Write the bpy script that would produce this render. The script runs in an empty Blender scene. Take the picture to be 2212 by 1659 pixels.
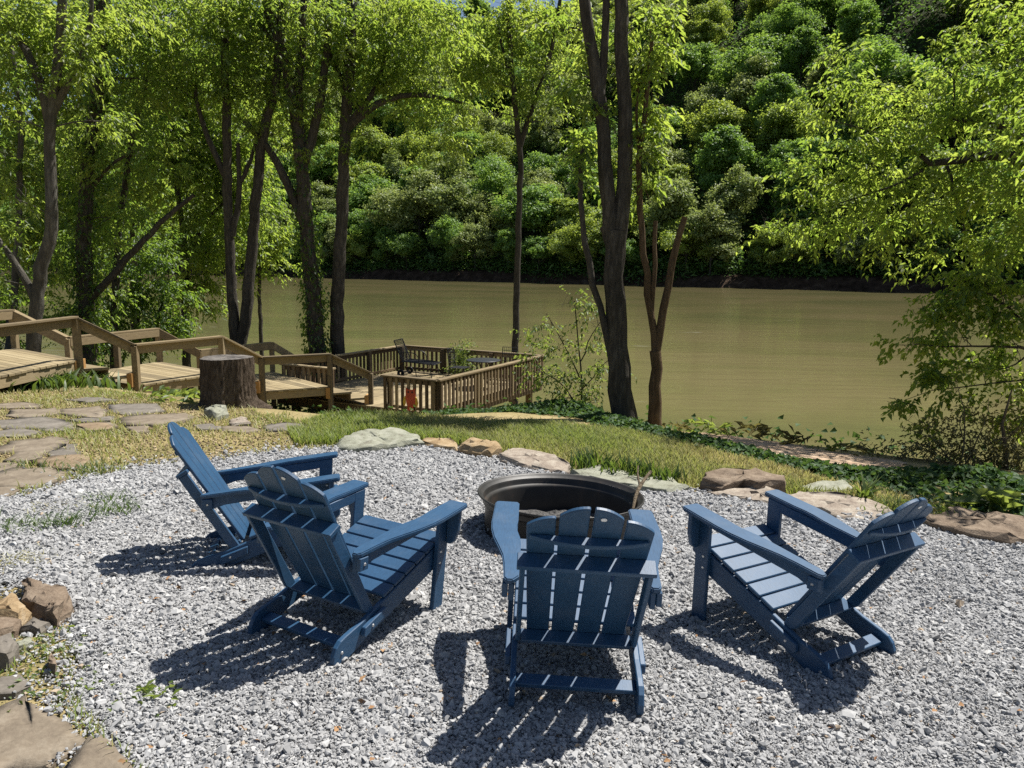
import bpy, bmesh, math, random
import numpy as np
from mathutils import Vector, Matrix

rng = np.random.default_rng(7)
random.seed(7)
SC = bpy.context.scene
COL = SC.collection
R = math.radians

# ------------------------------------------------------------------ camera, sky, sun, exposure
FOCAL = 2265.39 / 3072.0            # focal length in image widths
CAM = np.array([0.0, 0.0, 1.75])


def cam_rot(pitch, roll):
    r = np.array([1, 0, 0.0]); fw = np.array([0, math.cos(pitch), -math.sin(pitch)])
    up = np.array([0, math.sin(pitch), math.cos(pitch)])
    c, s = math.cos(roll), math.sin(roll)
    return np.stack([r * c + up * s, fw, up * c - r * s], 1)      # right, forward, up as columns


RW = cam_rot(R(9.1), R(0.6))
RG = cam_rot(R(7.0), R(2.2507))      # the same camera seen from the gently sloping gravel pad
CG = np.array([0.0, 0.0, 1.7517])
MG = RW @ RG.T                        # pad frame -> world

cam = bpy.data.cameras.new('camera')
cam.sensor_width = 36.0
cam.lens = 36.0 * FOCAL
cam.clip_start = 0.05
cam.clip_end = 3000
camo = bpy.data.objects.new('camera', cam)
COL.objects.link(camo)
m4 = Matrix.Identity(4)
for i in range(3):
    m4[i][0] = RW[i, 0]; m4[i][1] = RW[i, 2]; m4[i][2] = -RW[i, 1]; m4[i][3] = CAM[i]
camo.matrix_world = m4
SC.camera = camo

SUN_AZ, SUN_EL = R(55.0), R(60.5)
SUN_DIR = np.array([math.sin(SUN_AZ) * math.cos(SUN_EL), math.cos(SUN_AZ) * math.cos(SUN_EL), math.sin(SUN_EL)])
world = bpy.data.worlds.new('World')
SC.world = world
world.use_nodes = True
wn = world.node_tree
sky = wn.nodes.new('ShaderNodeTexSky')
sky.sky_type = 'NISHITA'
sky.sun_disc = False
sky.sun_elevation = SUN_EL
sky.sun_rotation = SUN_AZ
sky.air_density = 1.0
sky.dust_density = 1.0
bg = wn.nodes['Background']
bg.inputs[1].default_value = 0.05
wn.links.new(sky.outputs[0], bg.inputs[0])

sun = bpy.data.lights.new('sun', 'SUN')
sun.energy = 5.0
sun.angle = R(0.53)
sun.color = (1.0, 0.96, 0.89)
suno = bpy.data.objects.new('sun', sun)
COL.objects.link(suno)
suno.rotation_euler = Vector(SUN_DIR).to_track_quat('Z', 'Y').to_euler()
suno.location = (20, 15, 40)

SC.view_settings.view_transform = 'Standard'
SC.view_settings.look = 'None'
SC.view_settings.exposure = 0.9
SC.view_settings.gamma = 1.0
SC.view_settings.use_curve_mapping = False
SC.render.engine = 'CYCLES'
SC.cycles.max_bounces = 10
SC.cycles.diffuse_bounces = 5
SC.cycles.transmission_bounces = 6
SC.cycles.glossy_bounces = 3
SC.cycles.transparent_max_bounces = 6
SC.cycles.sample_clamp_indirect = 6.0
SC.cycles.use_denoising = False

# ------------------------------------------------------------------ places
DW = 2212.0                            # width of the photograph view the measurements were taken on


def ray(x, y):
    return RW @ np.array([(x - 1106) / (FOCAL * DW), 1.0, -(y - 829.5) / (FOCAL * DW)])


def at(x, y, Y):
    d = ray(x, y); return CAM + d * (Y / d[1])


def atz(x, y, z):
    d = ray(x, y); return CAM + d * ((z - CAM[2]) / d[2])


def project(P):
    q = (np.asarray(P) - CAM) @ RW
    return np.stack([1106 + FOCAL * DW * q[..., 0] / q[..., 1], 829.5 - FOCAL * DW * q[..., 2] / q[..., 1]], -1)


def g2w(P):
    return (np.asarray(P, float) - CG) @ MG.T + CAM


GRAVEL_M = Matrix.Identity(4)
_o = g2w([0, 0, 0])
for i in range(3):
    for j in range(3):
        GRAVEL_M[i][j] = MG[i, j]
    GRAVEL_M[i][3] = _o[i]

S_K = np.array([-50, 8, 9.5, 10.5, 11.2, 12, 12.8, 14, 15.5, 17, 20, 26, 40, 80])
S_V = np.array([0, 0, -.03, -.13, -.30, -.68, -1.0, -1.6, -2.4, -3.1, -4.6, -6.4, -7.5, -9])


def hill_noise(x, y, f=1.0, seed=0):
    return (np.sin(x * f * 1.3 + y * f * .7 + seed) + np.sin(x * f * .6 - y * f * 1.1 + seed * 2.1) + np.sin(x * f * 2.1 + y * f * 1.9 + seed * .7) * .5) / 2.5


def terrain(x, y):
    x = np.asarray(x, float); y = np.asarray(y, float)
    s = .49 * x + .87 * y
    s = s + .25 * hill_noise(x, y, .5, 3) * np.clip((s - 9) / 3, 0, 1)
    z = -.028622 * np.clip(x, -45, 12) - .036618 * np.clip(y, -20, 30) + np.interp(s, S_K, S_V)
    z0 = -.028622 * np.clip(x, -45, 12) - .036618 * np.clip(y, -20, 30)
    q = y - np.interp(x, [-14, -9, -7, -6, -4, -2.5, -1, 0, 1, 2, 3], [17, 12.5, 11.8, 11.3, 10.4, 9.8, 10.2, 10.6, 11.0, 11.8, 16])
    z = np.minimum(z, z0 - .25 * np.where(q > 0, np.sqrt(np.clip(q, 0, None) ** 2 + .16) - .4, 0))
    return z + .025 * hill_noise(x, y, 1.7, 1) * np.clip((y - 8.6) / 2, 0, 1)


def ground(x, y, lift=0.0):
    d = ray(x, y); t = np.linspace(1.5, 60, 6000)
    P = CAM + d[None] * t[:, None]
    k = np.argmax(P[:, 2] < terrain(P[:, 0], P[:, 1]) + lift)
    return P[k] if k > 0 else P[-1]


# ------------------------------------------------------------------ object helpers
def tag(o, label=None, cat=None, group=None, kind=None):
    if label: o['label'] = label
    if cat: o['category'] = cat
    if group: o['group'] = group
    if kind: o['kind'] = kind
    return o


def empty(name, loc=(0, 0, 0), rz=0.0):
    o = bpy.data.objects.new(name, None)
    o.empty_display_size = .1
    COL.objects.link(o)
    o.location = loc
    o.rotation_euler = (0, 0, rz)
    return o


def link(name, me, mat=None, parent=None):
    if mat is not None and not me.materials:
        me.materials.append(mat)
    o = bpy.data.objects.new(name, me)
    COL.objects.link(o)
    if parent is not None: o.parent = parent
    return o


def mesh(name, V, Fc, mat=None, smooth=False, tone=None):
    """V (n,3); Fc list of faces or int array (m,k)."""
    me = bpy.data.meshes.new(name)
    V = np.asarray(V, np.float32)
    if isinstance(Fc, np.ndarray):
        m, k = Fc.shape
        me.vertices.add(len(V)); me.vertices.foreach_set('co', V.ravel())
        me.loops.add(m * k); me.loops.foreach_set('vertex_index', Fc.astype(np.int32).ravel())
        me.polygons.add(m)
        me.polygons.foreach_set('loop_start', np.arange(0, m * k, k, dtype=np.int32))
        me.update(calc_edges=True)
    else:
        me.from_pydata([tuple(map(float, v)) for v in V], [], [tuple(map(int, f)) for f in Fc])
    if smooth:
        me.polygons.foreach_set('use_smooth', np.ones(len(me.polygons), bool))
    if tone is not None:
        a = me.attributes.new('tone', 'FLOAT', 'POINT')
        a.data.foreach_set('value', np.asarray(tone, np.float32))
    if mat is not None: me.materials.append(mat)
    return me


def bm_mesh(name, bm, mat, smooth=False):
    me = bpy.data.meshes.new(name)
    bmesh.ops.recalc_face_normals(bm, faces=bm.faces)
    bm.to_mesh(me); bm.free()
    if smooth:
        me.polygons.foreach_set('use_smooth', np.ones(len(me.polygons), bool))
    me.materials.append(mat)
    return me


def prism_bm(pts, thick, bevel=0.0, seg=1, bm=None):
    """pts: list of 3D points of a planar outline; thick: vector."""
    bm = bm or bmesh.new()
    a = [bm.verts.new(p) for p in pts]
    b = [bm.verts.new(Vector(p) + Vector(thick)) for p in pts]
    n = len(pts)
    fs = [bm.faces.new(a), bm.faces.new(b[::-1])]
    for i in range(n):
        fs.append(bm.faces.new([a[i], b[i], b[(i + 1) % n], a[(i + 1) % n]]))
    bmesh.ops.recalc_face_normals(bm, faces=fs)
    if bevel:
        es = set(e for f in fs[:2] for e in f.edges)
        for i in range(n):
            e = bm.edges.get((a[i], b[i]))
            u = (a[i].co - a[i - 1].co); v = (a[(i + 1) % n].co - a[i].co)
            if e and u.length > 1e-6 and v.length > 1e-6 and u.angle(v) > .7: es.add(e)
        bmesh.ops.bevel(bm, geom=list(es), offset=bevel, segments=seg, affect='EDGES', clamp_overlap=True)
    return bm


def box_bm(c, size, ax=None, bevel=.004, bm=None):
    """box centred at c with half... full sizes along axes ax (3 vectors)."""
    ax = ax or [(1, 0, 0), (0, 1, 0), (0, 0, 1)]
    X, Y, Z = [Vector(a).normalized() * (s / 2) for a, s in zip(ax, size)]
    c = Vector(c)
    return prism_bm([c - X - Y - Z, c + X - Y - Z, c + X + Y - Z, c - X + Y - Z], Z * 2, bevel, 1, bm)


def beam_bm(p, q, w, h, up=(0, 0, 1), bevel=.004, bm=None):
    """a board from p to q, w wide sideways, h high."""
    p = Vector(p); q = Vector(q); d = q - p
    side = d.cross(Vector(up)).normalized(); u = side.cross(d).normalized()
    return box_bm((p + q) / 2, (d.length, w, h), [d, side, u], bevel, bm)


def tube(P, r, sides=8, bump=0.0, seed=0, cap=True):
    P = np.asarray(P, float); r = np.asarray(r, float) * np.ones(len(P)); n = len(P)
    T = np.gradient(P, axis=0); T /= np.linalg.norm(T, axis=1)[:, None] + 1e-9
    ref = np.array([0.3, 1, .1]) if abs(T[0, 2]) > .6 else np.array([0, .1, 1.0])
    A = np.cross(T, ref); A /= np.linalg.norm(A, axis=1)[:, None] + 1e-9
    B = np.cross(T, A)
    th = np.linspace(0, 2 * np.pi, sides, endpoint=False)
    rr = r[:, None] * np.ones((n, sides))
    if bump:
        g = np.random.default_rng(seed)
        rr = rr * (1 + bump * g.normal(size=(n, sides)))
    V = P[:, None] + rr[..., None] * (np.cos(th)[None, :, None] * A[:, None] + np.sin(th)[None, :, None] * B[:, None])
    V = V.reshape(-1, 3)
    i = np.arange(n - 1)[:, None] * sides; j = np.arange(sides)[None]
    a = i + j; b = i + (j + 1) % sides
    Fq = np.stack([a, b, b + sides, a + sides], -1).reshape(-1, 4)
    return V, Fq


def merge(parts):
    V = []; Fc = []; k = 0
    for v, f in parts:
        V.append(v); Fc.append(np.asarray(f) + k); k += len(v)
    return np.concatenate(V), np.concatenate(Fc)


def resample(P, n):
    P = np.asarray(P, float)
    d = np.r_[0, np.cumsum(np.linalg.norm(np.diff(P, axis=0), axis=1))]
    t = np.linspace(0, d[-1], n)
    # smooth (Catmull-Rom like) through linear interpolation plus relaxation
    Q = np.stack([np.interp(t, d, P[:, k]) for k in range(3)], 1)
    for _ in range(2):
        Q[1:-1] = .5 * Q[1:-1] + .25 * (Q[:-2] + Q[2:])
    return Q


# ------------------------------------------------------------------ materials
def mat_new(name):
    m = bpy.data.materials.new(name); m.use_nodes = True
    nt = m.node_tree
    return m, nt, nt.nodes['Principled BSDF']


def N(nt, kind, **kw):
    n = nt.nodes.new(kind)
    for k, v in kw.items():
        if k.startswith('i_'):
            n.inputs[k[2:].replace('_', ' ')].default_value = v
        else: setattr(n, k, v)
    return n


def ramp(nt, stops, src):
    r = nt.nodes.new('ShaderNodeValToRGB')
    e = r.color_ramp.elements
    while len(e) < len(stops): e.new(.5)
    for el, (p, c) in zip(e, stops):
        el.position = p
        el.color = (*c, 1) if len(c) == 3 else c
    nt.links.new(src, r.inputs[0])
    return r


def coords(nt, scale=(1, 1, 1), kind='Object'):
    tc = nt.nodes.new('ShaderNodeTexCoord'); mp = nt.nodes.new('ShaderNodeMapping')
    mp.inputs['Scale'].default_value = scale
    nt.links.new(tc.outputs[kind], mp.inputs[0])
    return mp.outputs[0]


def noise(nt, vec, scale, detail=4, rough=.55, dist=0.0):
    n = nt.nodes.new('ShaderNodeTexNoise')
    n.inputs['Scale'].default_value = scale; n.inputs['Detail'].default_value = detail
    n.inputs['Roughness'].default_value = rough; n.inputs['Distortion'].default_value = dist
    nt.links.new(vec, n.inputs['Vector'])
    return n.outputs['Fac']


def bump(nt, h, strength, dist, target):
    b = nt.nodes.new('ShaderNodeBump')
    b.inputs['Strength'].default_value = strength; b.inputs['Distance'].default_value = dist
    nt.links.new(h, b.inputs['Height'])
    nt.links.new(b.outputs[0], target)
    return b


def attr(nt, name='tone'):
    a = nt.nodes.new('ShaderNodeAttribute'); a.attribute_name = name
    return a.outputs['Fac']


def mixf(nt, a, b, f=.5, op='MIX'):
    m = nt.nodes.new('ShaderNodeMix'); m.data_type = 'FLOAT'
    m.inputs[0].default_value = f
    nt.links.new(a, m.inputs[2]); nt.links.new(b, m.inputs[3])
    return m.outputs[0]


def math_(nt, op, a, b):
    m = nt.nodes.new('ShaderNodeMath'); m.operation = op
    for i, v in enumerate((a, b)):
        if isinstance(v, (int, float)): m.inputs[i].default_value = v
        else: nt.links.new(v, m.inputs[i])
    return m.outputs[0]


def simple_mat(name, stops, scale=(1, 1, 1), nscale=4, rough=.8, bstr=.3, bdist=.01, detail=5, kind='Object', spec=.3, rand=0.0, nscale2=None, metal=0.0):
    m, nt, p = mat_new(name)
    v = coords(nt, scale, kind)
    f = noise(nt, v, nscale, detail)
    src = f
    if rand:
        oi = nt.nodes.new('ShaderNodeObjectInfo')
        src = math_(nt, 'ADD', math_(nt, 'MULTIPLY', oi.outputs['Random'], rand), math_(nt, 'SUBTRACT', f, rand / 2))
    r = ramp(nt, stops, src)
    nt.links.new(r.outputs[0], p.inputs['Base Color'])
    p.inputs['Roughness'].default_value = rough
    p.inputs['Specular IOR Level'].default_value = spec
    p.inputs['Metallic'].default_value = metal
    if bstr:
        f2 = noise(nt, v, nscale2 or nscale * 3, detail)
        bump(nt, f2, bstr, bdist, p.inputs['Normal'])
    return m


def leaf_mat(name, refl, trans, rough=.5, gloss=.03, tmix=.5, objrand=0.0):
    """refl / trans: lists of two colours the tone attribute runs between."""
    m = bpy.data.materials.new(name); m.use_nodes = True
    nt = m.node_tree; nt.nodes.clear()
    out = nt.nodes.new('ShaderNodeOutputMaterial')
    t = attr(nt)
    if objrand:
        oi = nt.nodes.new('ShaderNodeObjectInfo')
        t = math_(nt, 'ADD', math_(nt, 'MULTIPLY', t, 1 - objrand), math_(nt, 'MULTIPLY', oi.outputs['Random'], objrand))
    d = nt.nodes.new('ShaderNodeBsdfDiffuse'); tr = nt.nodes.new('ShaderNodeBsdfTranslucent')
    nt.links.new(ramp(nt, [(0, refl[0]), (1, refl[1])], t).outputs[0], d.inputs[0])
    nt.links.new(ramp(nt, [(0, trans[0]), (1, trans[1])], t).outputs[0], tr.inputs[0])
    mx = nt.nodes.new('ShaderNodeMixShader'); mx.inputs[0].default_value = tmix
    nt.links.new(d.outputs[0], mx.inputs[1]); nt.links.new(tr.outputs[0], mx.inputs[2])
    g = nt.nodes.new('ShaderNodeBsdfGlossy'); g.inputs['Roughness'].default_value = rough
    m2 = nt.nodes.new('ShaderNodeMixShader'); m2.inputs[0].default_value = gloss
    nt.links.new(mx.outputs[0], m2.inputs[1]); nt.links.new(g.outputs[0], m2.inputs[2])
    nt.links.new(m2.outputs[0], out.inputs[0])
    return m


# chair plastic: navy lumber with brushed grain
def make_navy():
    m, nt, p = mat_new('navy_lumber')
    v = coords(nt, (9, 1.2, 9))
    f = noise(nt, v, 14, 5, .6, .6)
    f2 = noise(nt, coords(nt, (1, 1, 1)), 3, 3)
    r = ramp(nt, [(.3, (.010, .042, .092)), (.7, (.020, .074, .158))], mixf(nt, f, f2, .35))
    dust = ramp(nt, [(.50, (0, 0, 0)), (.78, (.16, .16, .16))], noise(nt, coords(nt), 6, 6, .7))
    mx = nt.nodes.new('ShaderNodeMix'); mx.data_type = 'RGBA'
    nt.links.new(dust.outputs[0], mx.inputs[0]); nt.links.new(r.outputs[0], mx.inputs[6]); mx.inputs[7].default_value = (.17, .17, .16, 1)
    nt.links.new(mx.outputs[2], p.inputs['Base Color'])
    p.inputs['Roughness'].default_value = .5
    p.inputs['Specular IOR Level'].default_value = .5
    bump(nt, f, .22, .0015, p.inputs['Normal'])
    return m


NAVY = make_navy()
STEEL = simple_mat('bolt_steel', [(0, (.45, .45, .45)), (1, (.6, .6, .6))], rough=.35, bstr=0, metal=.8)
WHITE = simple_mat('badge_white', [(0, (.7, .7, .7)), (1, (.8, .8, .8))], rough=.4, bstr=0)
BLACK_STEEL = simple_mat('fire_blackened_steel', [(.3, (.011, .011, .011)), (.58, (.024, .022, .020)), (.74, (.060, .040, .028))], (1, 1, .6), 7, .5, .25, .004, spec=.4)
ASH = simple_mat('ash', [(.3, (.03, .03, .03)), (.7, (.12, .115, .11))], nscale=18, bstr=.8, bdist=.03)
BLACK_METAL = simple_mat('black_patio_metal', [(.3, (.012, .012, .013)), (.7, (.02, .02, .022))], nscale=30, rough=.4, bstr=0, spec=.5)


def wood_mat(name, c0, c1, c2, scale=(1.2, 14, 14), rand=.5):
    m, nt, p = mat_new(name)
    v = coords(nt, scale, 'Generated')
    oi = nt.nodes.new('ShaderNodeObjectInfo')
    va = nt.nodes.new('ShaderNodeVectorMath'); va.operation = 'ADD'
    cmb = nt.nodes.new('ShaderNodeCombineXYZ')
    for i in range(3): nt.links.new(math_(nt, 'MULTIPLY', oi.outputs['Random'], 37.0 + i * 11), cmb.inputs[i])
    nt.links.new(v, va.inputs[0]); nt.links.new(cmb.outputs[0], va.inputs[1])
    f = noise(nt, va.outputs[0], 1.6, 6, .65, .8)
    src = math_(nt, 'ADD', math_(nt, 'MULTIPLY', oi.outputs['Random'], rand), math_(nt, 'SUBTRACT', f, rand / 2))
    r = ramp(nt, [(.2, c0), (.5, c1), (.8, c2)], src)
    nt.links.new(r.outputs[0], p.inputs['Base Color'])
    p.inputs['Roughness'].default_value = .85
    p.inputs['Specular IOR Level'].default_value = .2
    bump(nt, f, .4, .004, p.inputs['Normal'])
    return m


WOOD = wood_mat('weathered_lumber', (.085, .068, .046), (.185, .140, .078), (.285, .225, .135), rand=.4)
WOOD_FLOOR = wood_mat('decking', (.13, .105, .066), (.235, .185, .105), (.325, .265, .16), rand=.45)
WOOD_DARK = wood_mat('weathered_baluster', (0.079, 0.054, 0.032), (0.151, 0.108, 0.061), (0.245, 0.187, 0.108), rand=.7)
WOOD_CUT = wood_mat('fresh_end_grain', (0.285, 0.150, 0.053), (0.338, 0.188, 0.068), (0.375, 0.225, 0.090))


def bark_mat(name, c0, c1, c2, vs=9.0):
    m, nt, p = mat_new(name)
    v = coords(nt, (vs, vs, vs * .22))
    f = noise(nt, v, 2.2, 7, .68, .4)
    g = noise(nt, coords(nt, (1, 1, .6)), 1.1, 4)
    r = ramp(nt, [(.3, c0), (.5, c1), (.72, c2)], mixf(nt, f, g, .35))
    nt.links.new(r.outputs[0], p.inputs['Base Color'])
    p.inputs['Roughness'].default_value = .95
    p.inputs['Specular IOR Level'].default_value = .1
    bump(nt, f, 1.0, .05, p.inputs['Normal'])
    return m


BARK_DARK = bark_mat('dark_bark', (.020, .018, .015), (.058, .051, .042), (.135, .122, .102))
BARK_PALE = bark_mat('pale_bark', (.034, .031, .026), (.085, .078, .066), (.20, .19, .165), 6)
BARK_WARM = bark_mat('warm_bark', (0.045, 0.028, 0.017), (0.112, 0.075, 0.045), (0.203, 0.143, 0.090))
BARK_TWIG = bark_mat('twig_bark', (0.090, 0.068, 0.045), (0.180, 0.143, 0.098), (0.270, 0.225, 0.165))
STUMP_TOP = simple_mat('stump_cut', [(.3, (.05, .045, .04)), (.7, (.16, .145, .13))], nscale=9, bstr=.5)

LEAF = leaf_mat('spring_leaf', [(.045, .085, .018), (.085, .125, .026)], [(0.232, 0.366, 0.043), (0.464, 0.561, 0.085)], tmix=.58)
LEAF_DEEP = leaf_mat('deep_green_leaf', [(.025, .06, .016), (.055, .10, .024)], [(0.146, 0.268, 0.030), (0.317, 0.439, 0.049)], tmix=.55)
LEAF_MAPLE = leaf_mat('maple_leaf', [(.045, .09, .018), (.085, .135, .026)], [(0.256, 0.390, 0.043), (0.488, 0.586, 0.085)], tmix=.58)
LEAF_SAP = leaf_mat('sapling_leaf', [(0.064, 0.112, 0.028), (0.104, 0.152, 0.040)], [(0.208, 0.288, 0.040), (0.320, 0.384, 0.072)], tmix=.5)
LEAF_BRUSH = leaf_mat('brush_leaf', [(0.096, 0.080, 0.028), (0.144, 0.128, 0.048)], [(0.176, 0.160, 0.040), (0.256, 0.224, 0.064)], tmix=.4)
IVY = leaf_mat('ivy_leaf', [(0.022, 0.061, 0.016), (0.065, 0.119, 0.036)], [(0.058, 0.122, 0.022), (0.144, 0.223, 0.043)], rough=.6, gloss=.02, tmix=.35)
GRASS = leaf_mat('grass_blade', [(0.139, 0.199, 0.037), (0.370, 0.324, 0.139)], [(0.296, 0.398, 0.055), (0.425, 0.389, 0.147)], tmix=.4)
GRASS_GREEN = leaf_mat('green_blade', [(0.040, 0.080, 0.014), (0.088, 0.128, 0.028)], [(0.104, 0.176, 0.020), (0.192, 0.248, 0.040)], tmix=.45)
FAR_A = leaf_mat('far_leaf_green', [(0.091, 0.183, 0.043), (0.183, 0.295, 0.064)], [(0.207, 0.366, 0.051), (0.366, 0.519, 0.076)], tmix=.45, objrand=.3)
FAR_B = leaf_mat('far_leaf_yellow', [(0.134, 0.206, 0.041), (0.244, 0.313, 0.064)], [(0.281, 0.401, 0.051), (0.488, 0.566, 0.076)], tmix=.45, objrand=.3)
FAR_C = leaf_mat('far_leaf_grey', [(0.140, 0.195, 0.064), (0.268, 0.307, 0.106)], [(0.244, 0.330, 0.076), (0.415, 0.472, 0.119)], tmix=.42, objrand=.3)
UNDER = leaf_mat('undergrowth_leaf', [(0.053, 0.126, 0.033), (0.152, 0.251, 0.053)], [(0.108, 0.233, 0.033), (0.251, 0.395, 0.060)], tmix=.35)


def stone_mat(name, stops, nscale=5, b=.7, bd=.02):
    m, nt, p = mat_new(name)
    v = coords(nt, (1, 1, 2.2))
    f = noise(nt, v, nscale, 8, .62, .3)
    g = noise(nt, coords(nt), nscale * 9, 4)
    r = ramp(nt, stops, mixf(nt, f, g, .3))
    nt.links.new(r.outputs[0], p.inputs['Base Color'])
    p.inputs['Roughness'].default_value = .9
    p.inputs['Specular IOR Level'].default_value = .2
    bump(nt, mixf(nt, noise(nt, v, nscale * 2.5, 8, .7), g, .4), b, bd, p.inputs['Normal'])
    return m


ST_LICHEN = stone_mat('lichen_stone', [(.34, (.12, .105, .085)), (.46, (.20, .205, .155)), (.60, (.27, .27, .22))], 9)
ST_TAN = stone_mat('tan_stone', [(.32, (.15, .095, .05)), (.5, (.27, .195, .11)), (.68, (.36, .29, .20))], 7)
ST_PINK = stone_mat('pinkish_stone', [(.32, (.13, .10, .08)), (.5, (.25, .21, .17)), (.66, (.35, .315, .26))], 8)
ST_BROWN = stone_mat('brown_stone', [(.32, (.085, .06, .042)), (.5, (.165, .125, .09)), (.68, (.25, .20, .15))], 8)
ST_FLAG = stone_mat('flagstone', [(.32, (.10, .08, .06)), (.5, (.165, .135, .10)), (.68, (.23, .195, .15))], 5, .7, .012)
ST_FLAG2 = stone_mat('flagstone_orange', [(.32, (.115, .08, .052)), (.5, (.19, .14, .09)), (.68, (.26, .205, .14))], 5, .7, .012)
ST_FLAG3 = stone_mat('flagstone_grey', [(.32, (.085, .075, .063)), (.5, (.14, .125, .106)), (.68, (.20, .18, .155))], 5, .7, .012)


def gravel_mat():
    m, nt, p = mat_new('gravel_chip')
    a = nt.nodes.new('ShaderNodeAttribute'); a.attribute_type = 'INSTANCER'; a.attribute_name = 'tone'; t = a.outputs['Fac']
    r = ramp(nt, [(0, (.145, .145, .147)), (.3, (.265, .265, .267)), (.72, (.385, .385, .384)), (.93, (.49, .485, .47)), (1, (.34, .27, .20))], t)
    f = noise(nt, coords(nt), 2.2, 3)
    mx = nt.nodes.new('ShaderNodeMix'); mx.data_type = 'RGBA'; mx.blend_type = 'MULTIPLY'
    mx.inputs[0].default_value = .5
    nt.links.new(r.outputs[0], mx.inputs[6]); nt.links.new(ramp(nt, [(.3, (.75, .75, .75)), (.7, (1, 1, 1))], f).outputs[0], mx.inputs[7])
    nt.links.new(mx.outputs[2], p.inputs['Base Color'])
    p.inputs['Roughness'].default_value = .85
    p.inputs['Specular IOR Level'].default_value = .25
    return m


GRAVEL = gravel_mat()


def gravel_base_mat():
    m, nt, p = mat_new('gravel_bed')
    v = coords(nt)
    vo = nt.nodes.new('ShaderNodeTexVoronoi'); vo.inputs['Scale'].default_value = 75
    nt.links.new(v, vo.inputs['Vector'])
    sep = nt.nodes.new('ShaderNodeSeparateColor'); nt.links.new(vo.outputs['Color'], sep.inputs[0])
    r = ramp(nt, [(0, (0.128, 0.128, 0.131)), (.5, (0.220, 0.220, 0.223)), (1, (0.319, 0.319, 0.322))], sep.outputs[0])
    nt.links.new(r.outputs[0], p.inputs['Base Color'])
    p.inputs['Roughness'].default_value = .9
    bump(nt, vo.outputs['Distance'], -.9, .02, p.inputs['Normal'])
    return m


def soil_mat():
    m, nt, p = mat_new('lawn_soil')
    v = coords(nt)
    f = noise(nt, v, .9, 6, .6)
    g = noise(nt, v, 22, 5, .7)
    r = ramp(nt, [(.32, (0.099, 0.108, 0.037)), (.46, (0.199, 0.166, 0.075)), (.56, (0.298, 0.236, 0.120)), (.72, (0.356, 0.282, 0.158))], mixf(nt, f, g, .4))
    nt.links.new(r.outputs[0], p.inputs['Base Color'])
    p.inputs['Roughness'].default_value = .95
    p.inputs['Specular IOR Level'].default_value = .1
    bump(nt, g, .8, .03, p.inputs['Normal'])
    return m


DIRT = simple_mat('dirt_path', [(.3, (0.225, 0.152, 0.099)), (.5, (0.360, 0.261, 0.180)), (.7, (0.432, 0.333, 0.242))], nscale=6, rough=.95, bstr=.5, bdist=.02, spec=.1)


def water_mat():
    m, nt, p = mat_new('river_water')
    v = coords(nt, (1, 1, 1))
    big = noise(nt, coords(nt, (.030, .052, 1)), 1.0, 4, .6, .6)
    base = ramp(nt, [(.38, (0.100, 0.098, 0.041)), (.5, (0.127, 0.114, 0.050)), (.64, (0.149, 0.125, 0.060))], big)
    # thin foam flecks drifting with the current
    rot = nt.nodes.new('ShaderNodeMapping'); rot.inputs['Rotation'].default_value = (0, 0, R(29)); rot.inputs['Scale'].default_value = (.22, .9, 1)
    tc = nt.nodes.new('ShaderNodeTexCoord'); nt.links.new(tc.outputs['Object'], rot.inputs[0])
    fl = noise(nt, rot.outputs[0], .9, 3, .55, .3)
    patch = noise(nt, coords(nt, (.05, .05, 1)), 1, 2)
    k = math_(nt, 'ADD', fl, math_(nt, 'MULTIPLY', math_(nt, 'SUBTRACT', patch, .5), .30))
    fm = ramp(nt, [(.745, (0, 0, 0)), (.80, (1, 1, 1))], k)
    mx = nt.nodes.new('ShaderNodeMix'); mx.data_type = 'RGBA'
    nt.links.new(fm.outputs[0], mx.inputs[0]); nt.links.new(base.outputs[0], mx.inputs[6]); mx.inputs[7].default_value = (.36, .34, .26, 1)
    nt.links.new(mx.outputs[2], p.inputs['Base Color'])
    p.inputs['Roughness'].default_value = .09
    p.inputs['IOR'].default_value = 1.33
    rp = nt.nodes.new('ShaderNodeMapping'); rp.inputs['Rotation'].default_value = (0, 0, R(29)); rp.inputs['Scale'].default_value = (.22, 1.1, 1)
    nt.links.new(tc.outputs['Object'], rp.inputs[0])
    w = noise(nt, rp.outputs[0], .8, 5, .62, .4)
    bump(nt, w, .16, .25, p.inputs['Normal'])
    return m


WATER = water_mat()
HILL = simple_mat('forest_floor', [(.3, (.016, .022, .010)), (.7, (.045, .05, .022))], nscale=.25, rough=1, bstr=.5, bdist=.5, spec=.05)
BANK = simple_mat('bank_soil', [(.3, (.022, .015, .010)), (.55, (.060, .040, .028)), (.75, (.11, .078, .055))], nscale=.5, rough=1, bstr=1, bdist=.6, spec=.05)

# ------------------------------------------------------------------ ground, river, far hillside
xs = np.unique(np.r_[np.arange(-90, -14, 2.0), np.arange(-14, 8, .14), np.arange(8, 60, 2.0)])
ys = np.unique(np.r_[np.arange(-30, 1, 2.0), np.arange(1, 16, .14), np.arange(16, 30, .5), np.arange(30, 96, 3.0)])
GX, GY = np.meshgrid(xs, ys)


def grid_faces(nx, ny):
    i = np.arange(ny - 1)[:, None] * nx + np.arange(nx - 1)[None]
    return np.stack([i, i + 1, i + nx + 1, i + nx], -1).reshape(-1, 4)


me = mesh('ground', np.stack([GX, GY, terrain(GX, GY)], -1).reshape(-1, 3), grid_faces(len(xs), len(ys)), soil_mat(), True)
tag(link('ground', me), 'sloping lawn of dry straw and patchy green grass around the gravel', kind='structure')

WATER_Z = -4.0


def st2xy(s, t):
    # s across the river, t along it
    return .49 * s + .87 * t, .87 * s - .49 * t


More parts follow.
